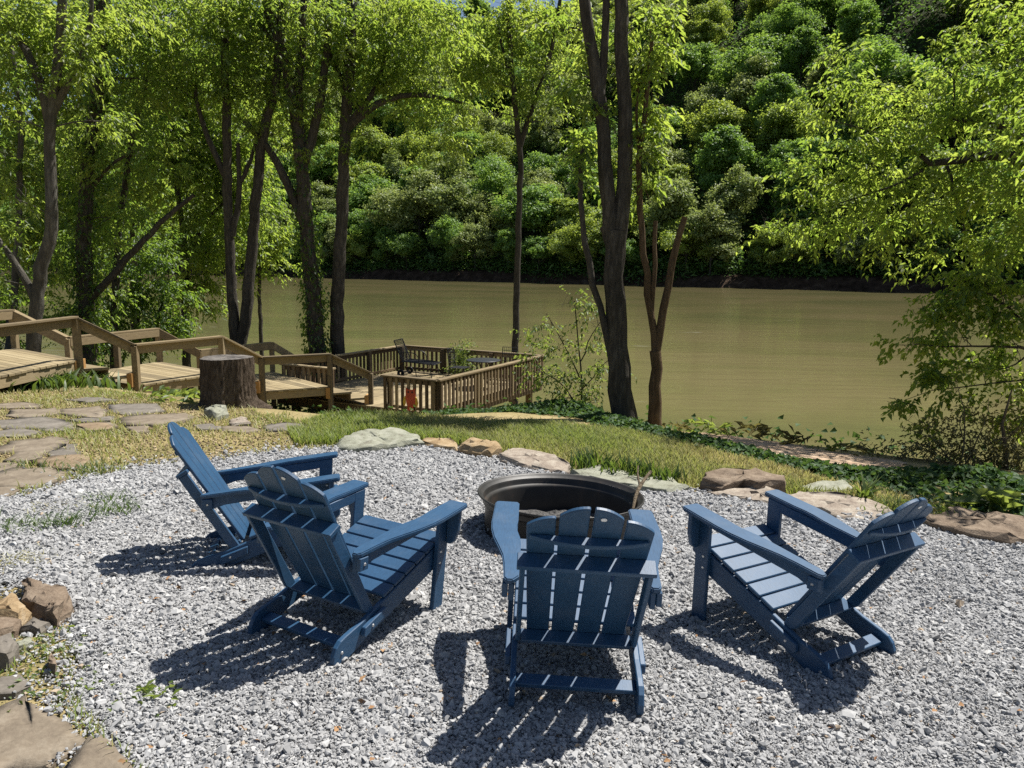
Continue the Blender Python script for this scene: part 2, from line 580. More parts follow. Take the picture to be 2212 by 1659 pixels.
ws = np.array([6, 12, 18, 24, 40, 70, 110, 160, 202.0]); wt = np.linspace(-700, 600, 40)
WS, WT = np.meshgrid(ws, wt)
wx, wy = st2xy(WS, WT)
me = mesh('river', np.stack([wx, wy, np.full_like(wx, WATER_Z)], -1).reshape(-1, 3), grid_faces(len(ws), len(wt)), WATER, True)
tag(link('river', me), 'muddy olive brown river flowing past the yard', kind='structure')


def far_h(s, t):
    s = np.asarray(s, float); t = np.asarray(t, float)
    edge = 201 + 1.6 * np.sin(t * .055) + 1.1 * np.sin(t * .17 + 1)
    u = s - edge
    bank = np.interp(u, [-4, 0, 2.5, 5, 9], [-1.2, 0, 2.6, 3.4, 3.8])
    top = .80 + .08 * np.sin(t * .011 + .4)
    up = np.clip(u - 9, 0, None) * top * (1 - .10 * np.sin(t * .02 + s * .015))
    up = up + np.clip(u - 5, 0, 60) / 60 * 3.0 * hill_noise(s, t, .05, 2)
    lim = 260.0
    up = lim * np.tanh(up / lim)
    return WATER_Z - .05 + bank + up


hs = np.r_[np.arange(196, 214, 1.2), np.arange(214, 560, 6.0)]; ht = np.arange(-620, 420, 6.0)
HS, HT = np.meshgrid(hs, ht)
hx, hy = st2xy(HS, HT)
hz = far_h(HS, HT)
me = mesh('far_hillside', np.stack([hx, hy, hz], -1).reshape(-1, 3), grid_faces(len(hs), len(ht)), HILL, True)
me.materials.append(BANK)
mi = ((HS[:-1, :-1] + 3) < 208).astype(np.int32).ravel()
me.polygons.foreach_set('material_index', mi)
tag(link('far_hillside', me), 'steep wooded hillside across the river', kind='structure')


# ------------------------------------------------------------------ leaves
def unit(v):
    return v / (np.linalg.norm(v, axis=-1, keepdims=True) + 1e-9)


def leaves(P, D, L, W, tone, droop=.25, fold=.25, g=rng, nrm=None):
    """folded diamond leaf: 4 verts, 2 triangles each."""
    n = len(P)
    D = unit(D)
    side = unit(np.cross(D, unit(np.array([0, 0, 1.0]) + .55 * g.normal(size=(n, 3))) if nrm is None else nrm))
    up = np.cross(side, D)
    L = (L * np.ones(n))[:, None]; W = (W * np.ones(n))[:, None]
    mid = P + D * L * .42
    tip = P + D * L - np.array([0, 0, 1.0]) * L * droop
    a = mid + side * W * .5 + up * W * fold; b = mid - side * W * .5 + up * W * fold
    V = np.stack([P, a, tip, b], 1).reshape(-1, 3)
    k = np.arange(n)[:, None] * 4
    Fc = np.concatenate([k + np.array([[0, 1, 2]]), k + np.array([[0, 2, 3]])])
    return V, Fc, np.repeat(tone, 4)


def in_ball(n, g=rng):
    v = unit(g.normal(size=(n, 3)))
    return v * (g.random(n) ** (1 / 2.4))[:, None]


def sprays(C, Dr, k, tw, L, W, tone0, g=rng):
    """k leaves along a drooping twig of length tw at each centre."""
    n = len(C)
    Dr = unit(Dr)
    u = (np.arange(k)[None] + .5 + .3 * g.normal(size=(n, k))) / k
    P = C[:, None] + Dr[:, None] * (u * tw)[..., None]
    P[..., 2] -= (u ** 2) * tw * .25
    P += .02 * g.normal(size=P.shape)
    sd = unit(np.cross(Dr, np.array([0, 0, 1.0])))
    sgn = np.where(np.arange(k) % 2, 1.0, -1.0)
    D = Dr[:, None] * .55 + sd[:, None] * sgn[None, :, None] * .75 + g.normal(size=(n, k, 3)) * .3
    D[..., 2] -= .35
    tone = np.clip(tone0[:, None] + .16 * g.normal(size=(n, k)), 0, 1)
    ln = L * (.65 + .6 * g.random(n * k))
    return leaves(P.reshape(-1, 3), D.reshape(-1, 3), ln, ln * W, tone.ravel(), g=g)


def crown_arrays(blobs, dens, k=11, tw=.45, L=.12, W=.45, clump=.24, g=rng):
    """blobs: (centre xyz, radius xyz, weight)."""
    out = []
    for c, r, w in blobs:
        c = np.asarray(c); r = np.asarray(r) * np.ones(3)
        n = max(3, int(dens * w * r[0] * r[2] * 11.5))
        nc = max(3, n // 11)
        cc = in_ball(nc, g)
        idx = g.integers(0, nc, n)
        q = cc[idx] + clump * g.normal(size=(n, 3)) * np.array([1, 1, .6])
        C = c + q * r
        Dr = q * np.array([1, 1, .3]) + .6 * g.normal(size=(n, 3)); Dr[:, 2] -= .15
        tone = np.clip(.5 + .22 * g.normal(size=nc)[idx] + .1 * g.normal(size=n), 0, 1)
        out.append(sprays(C, Dr, k, tw, L, W, tone, g))
    V = []; Fc = []; T = []; o = 0
    for v, f, t in out:
        V.append(v); Fc.append(f + o); T.append(t); o += len(v)
    return np.concatenate(V), np.concatenate(Fc), np.concatenate(T)


def px_path(pts, Y, jit=.0):
    return np.array([at(p[0], p[1], Y + (p[2] if len(p) > 2 else 0)) for p in pts])


def px_r(w, Y):
    return w / 2 * Y / (FOCAL * DW)


def limb_tube(pts, Y, w0, w1, n=18, sides=9, bump_=.06, seed=1):
    P = resample(px_path(pts, Y), n)
    return tube(P, np.linspace(px_r(w0, Y), px_r(w1, Y), n), sides, bump_, seed), P


def make_tree(name, label, Y, stems, blobs, bark, leafm, dens=10, leaf=.12, k=11, tw=.45, W=.45, ground_base=True, clump=.24, ivy=None, group=None, twigs=True, cat='tree', seed=None, base_fl=1.3, no_base=()):
    """stems: list of (pixel path, w0, w1); blobs: list of (px, py, rx_px, ry_px, weight[, dY])."""
    g = np.random.default_rng(abs(hash(label)) % 1000 if seed is None else seed)
    tubes = []; skel = []
    root = None
    for si, (pts, w0, w1) in enumerate(stems):
        P = px_path(pts, Y)
        if si == 0 and ground_base:
            b = P[0].copy(); b[2] = terrain(b[0], b[1]) - .15
            if b[2] < P[0, 2] - .05: P = np.vstack([b, P])
            root = P[0].copy()
        L = np.linalg.norm(np.diff(P, axis=0), axis=1).sum()
        n = int(np.clip(L / .28, 6, 40))
        P = resample(P, n)
        P[1:] += .012 * g.normal(size=(n - 1, 3))
        rad = np.linspace(px_r(w0, Y), px_r(w1, Y), n)
        if si == 0: rad *= 1 + (base_fl - 1) * np.exp(-np.arange(n) / 1.5)
        tubes.append(tube(P, rad, 10 if w0 > 14 else 7, .05, si))
        skel.append(np.c_[P, rad])
    S = np.concatenate(skel) if skel else None
    B = []
    for b in blobs:
        px, py, rx, ry, w = b[:5]; dY = b[5] if len(b) > 5 else 0
        c = at(px, py, Y + dY); sc = (Y + dY) / (FOCAL * DW)
        B.append((c, np.array([rx * sc, (rx * .6 + ry * .4) * sc * .8, ry * sc]), w))
    if twigs and S is not None:
        todo = list(B)
        while todo:
            j_ = int(np.argmin([np.linalg.norm(S[:, :3] - c, axis=1).min() for c, r, w in todo]))
            c, r, w = todo.pop(j_)
            i = np.argmin(np.linalg.norm(S[:, :3] - c, axis=1) + .7 * np.clip(S[:, 2] - c[2] + .2 * r[2], 0, None))
            p0 = S[i, :3]; ln = np.linalg.norm(c - p0)
            r0 = min(S[i, 3] * .65, .008 + .013 * ln)
            mid = (p0 + c) / 2 + g.normal(size=3) * .10 * ln * .6 + np.array([0, 0, .06 * ln])
            Pb = resample([p0, mid, c], 9)
            tubes.append(tube(Pb, np.linspace(r0, r0 * .45, 9), 6, .05, 1))
            S = np.vstack([S, np.c_[Pb[2:], np.linspace(r0, r0 * .45, 9)[2:]]])
            for j in range(6):
                e = c + in_ball(1, g)[0] * r
                s_ = Pb[[4, 6, 8][j % 3]]
                m_ = (s_ + e) / 2 + g.normal(size=3) * .10
                tubes.append(tube(resample([s_, m_, e], 6), np.linspace(r0 * .42, .003, 6), 5))
    rootp = root if root is not None else (S[0, :3] if S is not None else B[0][0])
    t = empty(name, rootp)
    tag(t, label, cat, group)
    if tubes:
        V, Fc = merge(tubes)
        link('trunk', mesh('trunk', V - rootp, Fc, bark, True), parent=t)
    if B:
        V, Fc, T = crown_arrays(B, dens, k, tw, leaf, W, clump, g)
        link('crown', mesh('crown', V - rootp, Fc, leafm, False, T), parent=t)
    if ivy:
        VV = []; FF = []; TT = []; o = 0
        for si, lo, hi, n, spread in ivy:
            s = skel[si]; m = len(s)
            i = g.uniform(lo * (m - 1), hi * (m - 1), n); i0 = i.astype(int).clip(0, m - 2); fr = (i - i0)[:, None]
            c = s[i0, :3] * (1 - fr) + s[i0 + 1, :3] * fr; rr = s[i0, 3]
            a = g.uniform(0, 2 * np.pi, n); o2 = np.stack([np.cos(a), np.sin(a), np.zeros(n)], 1)
            P = c + o2 * (rr + np.abs(g.normal(size=n)) * spread)[:, None]
            D = o2 * .5 + g.normal(size=(n, 3)) * .4; D[:, 2] -= .7
            v, f, tt = leaves(P, D, .09 * (.7 + .6 * g.random(n)), .075, g.random(n), g=g)
            VV.append(v); FF.append(f + o); TT.append(tt); o += len(v)
        link('ivy', mesh('ivy', np.concatenate(VV) - rootp, np.concatenate(FF), LEAF_DEEP, False, np.concatenate(TT)), parent=t)
    return t


# ------------------------------------------------------------------ far forest
def far_crown(g, Rr, H, n, L):
    """an uneven crown: big limbs' masses broken into many small sprays with gaps between."""
    nl = 12
    th = g.uniform(0, 2 * np.pi, nl) ; zz = np.r_[g.uniform(.15, .95, nl - 1), .97]
    prof = np.sqrt(np.clip(1 - ((zz - .42) / .62) ** 2, .05, 1))
    Cl = np.stack([np.cos(th) * prof * Rr * g.uniform(.25, .95, nl), np.sin(th) * prof * Rr * g.uniform(.25, .95, nl), H * zz], 1)
    Cl[-1, :2] *= .3
    rl = Rr * g.uniform(.28, .50, nl)
    nsp = 230
    il = g.choice(nl, nsp, p=rl ** 2 / (rl ** 2).sum())
    d = unit(g.normal(size=(nsp, 3)) + np.array([0, 0, .35]))
    Sp = Cl[il] + d * (rl[il] * (.45 + .62 * g.random(nsp) ** .6))[:, None] * np.array([1, 1, .85])
    sg = Rr * g.uniform(.05, .13, nsp)
    i = g.choice(nsp, n, p=sg ** 1.6 / (sg ** 1.6).sum())
    P = Sp[i] + sg[i][:, None] * g.normal(size=(n, 3)) * np.array([1, 1, .62])
    nr = unit(.75 * d[i] + np.array([0, 0, .55]) + .55 * g.normal(size=(n, 3)))
    D = np.cross(nr, g.normal(size=(n, 3)))
    tone = np.clip(.5 + .17 * g.normal(size=nsp)[i] + .2 * g.normal(size=n), 0, 1)
    ln = L * (.6 + .8 * g.random(n))
    return leaves(P - unit(D) * ln[:, None] * .5, D, ln, ln * .75, tone, .1, .12, g, nr)


FAR_KIND = [('dark-green', FAR_A), ('yellow-green', FAR_B), ('grey-green', FAR_C)]
variants = []
for ci, (cn, m) in enumerate(FAR_KIND):
    for vi in range(3):
        g = np.random.default_rng(100 + ci * 10 + vi)
        Rr = [7.6, 8.8, 6.8][vi]; H = [11, 10.5, 14][vi]; th = [4.0, 4.5, 3.5][vi]
        V, Fc, T = far_crown(g, Rr, H, 14000, .58)
        V = V + np.array([0, 0, th])
        cm = mesh('crown', V, Fc, m, False, T)
        parts = [tube(resample([[0, 0, -1.5], [.2, .1, th * .6], [-.1, .1, th + H * .7]], 9), np.linspace(.30, .06, 9), 7, .06, vi)]
        for j in range(6):
            a = g.uniform(0, 6.28); z0 = th + H * g.uniform(0, .35)
            e = np.array([math.cos(a) * Rr * .6, math.sin(a) * Rr * .6, z0 + H * .3])
            parts.append(tube(resample([[0, 0, z0], e * .5 + np.array([0, 0, z0 * .5 + .4]), e], 6), np.linspace(.13, .03, 6), 5))
        V, Fc = merge(parts)
        tm = mesh('trunk', V, Fc, BARK_PALE if ci == 2 else BARK_DARK, True)
        variants.append((ci, tm, cm))

SHAPE = ['rounded', 'broad', 'tall']
ZONES = [(430, 'left of the paired trunks'), (700, 'behind the ivy speckled trunk'), (930, 'right of the scarred trunk'), (1115, 'left of the slender deck tree'), (1310, 'left of the big forked tree'), (1480, 'behind the pruned tree'), (1640, 'right of the pruned tree'), (1850, 'left of the maple'), (9999, 'behind the maple')]
BANDS = [(0, 'at the far waterline'), (2, 'above the far waterline'), (5, 'low on far slope'), (8, 'midway up far slope'), (99, 'high on far slope')]
cands = []
g = np.random.default_rng(5)
for row, s0 in enumerate(np.r_[205.0, np.arange(214, 440, 14.5)]):
    step = 11 if row == 0 else 15.0 + row * .35
    for t0 in np.arange(-560, 330, step):
        s_ = s0 + g.uniform(-4, 4) * (row > 0) + g.uniform(-.8, 1.2) * (row == 0); t = t0 + g.uniform(-4.5, 4.5)
        x, y = st2xy(s_, t); z = float(far_h(s_, t))
        p = project(np.array([x, y, z + 8]))
        if y > 30 and -60 < p[0] < 2300 and -50 < p[1] < 760:
            cands.append((row, x, y, z, p))
# behind the dense left-hand trees little of the far bank shows: thin it there
keep = [c for c in cands if not (c[4][0] < 620 and g.random() < .8 and c[0] > 1)]
print('far trees', len(cands), len(keep))
if len(keep) > 297:
    hi = [i for i, c in enumerate(keep) if c[0] > 3]
    drop = set(g.choice(hi, len(keep) - 297, replace=False).tolist())
    keep = [c for i, c in enumerate(keep) if i not in drop]
labels = {}
for (row, x, y, z, p) in sorted(keep, key=lambda c: c[4][0]):
    ci = int(g.choice(3, p=[.46, .26, .28] if row < 2 else [.5, .32, .18])); vi = int(g.integers(0, 3))
    _, tm, cm = variants[ci * 3 + vi]
    sc = g.uniform(.85, 1.25) * (.76 if row == 0 else 1.16)
    e = empty('broadleaf_tree', (x, y, z - .3), g.uniform(0, 6.28))
    e.scale = (sc * g.uniform(.9, 1.15), sc * g.uniform(.9, 1.15), sc)
    zone = next(n for q, n in ZONES if p[0] < q); band = next(n for q, n in BANDS if row <= q)
    lab = f'{FAR_KIND[ci][0]} {SHAPE[vi]} tree {band} {zone}'
    labels.setdefault(lab, []).append(e)
    tag(e, lab, 'tree', 'trees on the far hillside')
    link('trunk', tm, parent=e); link('crown', cm, parent=e)
ORD = ['leftmost'] + [w + ' from left' for w in 'second third fourth fifth sixth seventh eighth ninth tenth eleventh'.split()]
for lab, es in labels.items():
    if len(es) > 1:
        for i, e in enumerate(es): e['label'] = ORD[min(i, 10)] + ' ' + lab

# undergrowth between and under the far trees
n = 120000
s = 203.5 + g.random(n) ** 1.15 * 170; t = g.uniform(-400, 190, n)
nb = 16000
s[:nb] = 202.5 + g.random(nb) * 7; t[:nb] = g.uniform(-330, 240, nb)
x, y = st2xy(s, t)
z = far_h(s, t) + g.random(n) * np.where(np.arange(n) < nb, 3.2, 5.0 + 3.0 * hill_noise(s, t, .12, 6))
D = g.normal(size=(n, 3)); D[:, 2] = D[:, 2] * .4
V, Fc, T = leaves(np.stack([x, y, z], 1), D, g.uniform(1.1, 2.3, n) * np.where(np.arange(n) < nb, .5, 1.0), .7 * np.where(np.arange(n) < nb, .6, 1), np.clip(.4 + .25 * g.normal(size=n), 0, 1), .2, .2, g, unit(np.array([0, -.25, 1.0]) + .5 * g.normal(size=(n, 3))))
tag(link('undergrowth', mesh('undergrowth', V, Fc, UNDER, False, T)), 'dark brush covering the far hillside under the trees', kind='stuff')

# driftwood and bare roots on the far water line
for k in range(11):
    t = [-110, -88, -66, -46, -20, -5, 6, 31, 44, 58, 70][k] + g.uniform(-2, 2)
    pts = []
    for j in range(g.integers(3, 6)):
        a = np.array([g.uniform(-2, 2), g.uniform(-.5, .5), .1]); d = np.array([g.uniform(-2.4, 2.4), g.uniform(-.3, 1), g.uniform(.1, 1.6)])
        pts.append(tube(resample([a, a + d * .5 + g.normal(size=3) * .2, a + d], 6), np.linspace(.11, .03, 6), 5))
    V, Fc = merge(pts)
    x, y = st2xy(202.6 + 1.6 * math.sin(t * .055) + 1.1 * math.sin(t * .17 + 1), t)
    o = link('driftwood', mesh('driftwood', V, Fc, BARK_TWIG, True)); o.location = (x, y, WATER_Z + .5); o.rotation_euler = (0, 0, R(-29))
    tag(o, ORD[k] + ' of the pale driftwood tangles stranded on the far waterline', 'driftwood', 'driftwood tangles along the far bank')

# ------------------------------------------------------------------ gravel pad
GPX = [(290, 1720), (240, 1610), (165, 1510), (172, 1440), (182, 1350), (110, 1290), (20, 1262), (-90, 1230), (-90, 1085), (60, 1072), (190, 1034), (300, 1012), (470, 996), (560, 986), (640, 976), (735, 972), (830, 962), (910, 962),
       (1000, 984), (1080, 1000), (1230, 1030), (1300, 1042), (1400, 1058), (1480, 1066), (1560, 1074), (1700, 1088), (1800, 1102), (1920, 1120), (2020, 1135), (2120, 1150), (2290, 1185)]
GPOLY = [ground(x, y)[:2] for x, y in GPX] + [np.array(p) for p in [(6.5, 4.2), (6.8, -1.5), (-1.2, -1.5), (-1.0, 1.0)]]
GPOLY = np.array(GPOLY)


def inside(P, poly):
    x, y = P[:, 0], P[:, 1]; r = np.zeros(len(P), bool)
    n = len(poly)
    for i in range(n):
        x1, y1 = poly[i]; x2, y2 = poly[(i + 1) % n]
        c = ((y1 > y) != (y2 > y)) & (x < (x2 - x1) * (y - y1) / (y2 - y1 + 1e-12) + x1)
        r ^= c
    return r


def edge_dist(P, poly):
    d = np.full(len(P), 1e9); n = len(poly)
    for i in range(n):
        a = poly[i]; b = poly[(i + 1) % n]; ab = b - a
        t = np.clip(((P - a) @ ab) / (ab @ ab + 1e-12), 0, 1)
        d = np.minimum(d, np.linalg.norm(P - a - t[:, None] * ab, axis=1))
    return d


bm = bmesh.new()
dense = []
for i in range(len(GPOLY)):
    a, b = GPOLY[i], GPOLY[(i + 1) % len(GPOLY)]
    m = max(1, int(np.linalg.norm(b - a) / .12))
    for j in range(m):
        q = a + (b - a) * j / m
        dense.append(q + rng.normal(size=2) * .03)
vs_ = [bm.verts.new((q[0], q[1], terrain(q[0], q[1]) + .008)) for q in dense]
bm.faces.new(vs_)
bmesh.ops.triangulate(bm, faces=bm.faces)
o = link('gravel_bed', bm_mesh('gravel_bed', bm, gravel_base_mat()))
tag(o, 'pale grey gravel pad around the fire ring', kind='structure')


def chips(P, size, tone, lift=.3, g=rng):
    n = len(P)
    c = np.array([[-1, -1, -1], [1, -1, -1], [1, 1, -1], [-1, 1, -1], [-1, -1, 1], [1, -1, 1], [1, 1, 1], [-1, 1, 1]]) * .5
    v = c[None] * (1 + .0 * g.normal(size=(n, 8, 3))) + .20 * g.normal(size=(n, 8, 3))
    v = v * (np.array([1.25, .9, .55]) * (1 + .18 * g.normal(size=(n, 1, 3)))) * size[:, None, None]
    a = g.uniform(0, 6.28, n); b = g.normal(size=n) * .45; e = g.normal(size=n) * .45
    def rotm(ang, ax):
        ca, sa = np.cos(ang), np.sin(ang); M = np.zeros((n, 3, 3)); M[:, ax, ax] = 1
        i, j = [k for k in range(3) if k != ax]
        M[:, i, i] = ca; M[:, j, j] = ca; M[:, i, j] = -sa; M[:, j, i] = sa
        return M
    Rm = rotm(a, 2) @ rotm(b, 0) @ rotm(e, 1)
    v = np.einsum('nij,nkj->nki', Rm, v)
    v = v + P[:, None]
    v[:, :, 2] += (size * lift * .5)[:, None]
    f = np.array([[4, 5, 6, 7], [0, 1, 5, 4], [1, 2, 6, 5], [2, 3, 7, 6], [3, 0, 4, 7]])
    Fc = (np.arange(n)[:, None, None] * 8 + f[None]).reshape(-1, 4)
    return v.reshape(-1, 3), Fc, np.repeat(tone, 8)


def scatter(n, x0, x1, y0, y1, poly, margin_in=0.0, soft=.12, g=rng):
    P = np.stack([g.uniform(x0, x1, n), g.uniform(y0, y1, n)], 1)
    ins = inside(P, poly); d = edge_dist(P, poly)
    ok = (ins & (g.random(n) < .35 + d / .25)) | (~ins & (g.random(n) < .35 * np.exp(-d / soft)))
    return P[ok]


RC = g2w([.385, 5.372, 0])
FLAT = [np.array([ground(a * .4574, 900 + b * .4574)[:2] for a, b in q]) for q in [[(-70, 1440), (60, 1380), (130, 1357), (170, 1400), (300, 1470), (395, 1560), (330, 1590), (180, 1690), (-70, 1690)], [(290, 1720), (425, 1550), (470, 1548), (560, 1620), (640, 1700), (640, 1760)], [(-60, 1265), (90, 1252), (130, 1300), (70, 1330), (-60, 1338)]]]
PP = []; SZ = []
for (n, x0, x1, y0, y1, sz) in [(235000, -2.8, 3.2, 1.9, 3.6, .0090), (330000, -4.2, 4.4, 3.6, 5.6, .0106), (265000, -4.6, 5.0, 5.6, 8.6, .0140), (6000, -1.5, 6.5, -.5, 1.9, .02)]:
    P = scatter(n, x0, x1, y0, y1, GPOLY)
    # the part of the pad that the camera, or one a step to the side, can see
    p = project(np.c_[P, terrain(P[:, 0], P[:, 1])])
    P = P[(p[:, 0] > -150) & (p[:, 0] < 2360) & ((p[:, 1] < 1760) | (y1 < 2)) & (np.linalg.norm(P - RC[:2], axis=1) > .545)]
    for q in FLAT: P = P[~inside(P, q)]
    n = len(P)
    PP.append(P); SZ.append(np.clip(sz * np.exp(.42 * rng.normal(size=n)), .006, .045))
P = np.concatenate(PP); size = np.concatenate(SZ); n = len(P)
patch = .07 * hill_noise(P[:, 0], P[:, 1], 3.3, 8)
tone = np.clip(.48 + patch + .15 * rng.normal(size=n), .02, .92)
tone[rng.random(n) < .008] = 1.0
z = terrain(P[:, 0], P[:, 1]) + .008 + size * .2 + np.abs(rng.normal(size=n)) * .007 + .012 * hill_noise(P[:, 0], P[:, 1], 5.3, 4)
me = mesh('gravel', np.c_[P, z], np.zeros((0, 4), np.int32))
ro = np.stack([.5 * rng.normal(size=n), .5 * rng.normal(size=n), rng.uniform(0, 6.28, n)], 1)
sc = size[:, None] * np.array([1.3, .98, .72]) * (1 + .2 * rng.normal(size=(n, 3)))
for nm, v in (('rot', ro), ('scl', sc)):
    a = me.attributes.new(nm, 'FLOAT_VECTOR', 'POINT'); a.data.foreach_set('vector', np.asarray(v, np.float32).ravel())
a = me.attributes.new('tone', 'FLOAT', 'POINT'); a.data.foreach_set('value', tone.astype(np.float32))
print('chips', n)
go = link('gravel', me)
tag(go, 'loose crushed grey gravel chips covering the pad', kind='stuff')
ng = bpy.data.node_groups.new('gravel_chips', 'GeometryNodeTree')
ng.interface.new_socket('Geometry', in_out='INPUT', socket_type='NodeSocketGeometry')
ng.interface.new_socket('Geometry', in_out='OUTPUT', socket_type='NodeSocketGeometry')
gi = ng.nodes.new('NodeGroupInput'); gout = ng.nodes.new('NodeGroupOutput')
join = ng.nodes.new('GeometryNodeGeometryToInstance')
for k in range(7):
    cu = ng.nodes.new('GeometryNodeMeshIcoSphere'); cu.inputs['Radius'].default_value = .56; cu.inputs['Subdivisions'].default_value = 1
    rv = ng.nodes.new('FunctionNodeRandomValue'); rv.data_type = 'FLOAT_VECTOR'
    rv.inputs[0].default_value = (-.22, -.22, -.22); rv.inputs[1].default_value = (.22, .22, .22)
    rv.inputs['Seed'].default_value = 11 + 3 * k
    sp = ng.nodes.new('GeometryNodeSetPosition')
    ng.links.new(cu.outputs[0], sp.inputs['Geometry']); ng.links.new(rv.outputs[0], sp.inputs['Offset'])
    sm = ng.nodes.new('GeometryNodeSetMaterial'); sm.inputs['Material'].default_value = GRAVEL
    ng.links.new(sp.outputs[0], sm.inputs[0]); ng.links.new(sm.outputs[0], join.inputs[0])
iop = ng.nodes.new('GeometryNodeInstanceOnPoints')
iop.inputs['Pick Instance'].default_value = True
ri = ng.nodes.new('FunctionNodeRandomValue'); ri.data_type = 'INT'
ri.inputs[4].default_value = 0; ri.inputs[5].default_value = 6
for nm, sock in (('rot', 'Rotation'), ('scl', 'Scale')):
    na = ng.nodes.new('GeometryNodeInputNamedAttribute'); na.data_type = 'FLOAT_VECTOR'; na.inputs[0].default_value = nm
    ng.links.new(na.outputs[0], iop.inputs[sock])
ng.links.new(gi.outputs[0], iop.inputs['Points']); ng.links.new(join.outputs[0], iop.inputs['Instance'])
ng.links.new([o_ for o_ in ri.outputs if o_.type == 'INT'][0], iop.inputs['Instance Index'])
ng.links.new(iop.outputs[0], gout.inputs[0])
md = go.modifiers.new('chips', 'NODES'); md.node_group = ng


# ------------------------------------------------------------------ stones
def slab(name, px, h, m, parent=None, depth_h=None, rough=.012, lift=0.0, seed=0, taper=.93, lean=0.0):
    """a stone whose foot print is the outline px; h tall; built where it lies on the ground."""
    g = np.random.default_rng(seed + 11)
    P = np.array([ground(x, y) for x, y in px])
    c = P.mean(0)
    Q = []
    n = len(P)
    for i in range(n):
        a, b = P[i], P[(i + 1) % n]
        L = np.linalg.norm(b - a); k = max(2, int(L / .09))
        for j in range(k):
            q = a + (b - a) * j / k
            q[:2] += g.normal(size=2) * min(.014, L * .05)
            Q.append(q)
    Q = np.array(Q)
    if np.cross(np.r_[P[1] - P[0]][:2], np.r_[P[2] - P[1]][:2]) < 0: Q = Q[::-1]
    m_ = len(Q)
    rings = []
    levels = [(-.06, 1.0, 0), (h * .55, 1.0, 1), (h * .88, .985 * (taper + 1) / 2, 1), (h, taper, 1), (h * 1.03, taper * .62, 1), (h * 1.05, taper * .28, 1)]
    V = []
    for li, (zz, sc, jit) in enumerate(levels):
        q = c + (Q - c) * sc
        zg = terrain(q[:, 0], q[:, 1]) if li == 0 else terrain(*((c + (Q - c) * 1.0)[:, :2].mean(0)))
        base = terrain(c[0], c[1]) - .0
        pl = terrain(q[:, 0], q[:, 1]) * .6 + base * .4
        z = pl + zz + jit * (rough * g.normal(size=m_) * .7 + rough * 1.6 * hill_noise(q[:, 0], q[:, 1], 6, seed)) + lean * (q[:, 0] - c[0])
        V.append(np.c_[q[:, :2] + jit * g.normal(size=(m_, 2)) * rough * .5, z])
    V.append(np.array([[c[0], c[1], base + h * 1.05 + rough * .5]]))
    V = np.concatenate(V)
    Fc = []
    for l in range(len(levels) - 1):
        for i in range(m_):
            a = l * m_ + i; b = l * m_ + (i + 1) % m_
            Fc.append((a, b, b + m_, a + m_))
    l = len(levels) - 1
    for i in range(m_): Fc.append((l * m_ + i, l * m_ + (i + 1) % m_, len(V) - 1))
    V = V - c
    me = mesh(name, V, Fc, m)
    me.polygons.foreach_set('use_smooth', np.array([p.normal.z > .8 for p in me.polygons]))
    o = link(name, me, parent=parent)
    o.location = c if parent is None else c - np.array(parent.location)
    return o


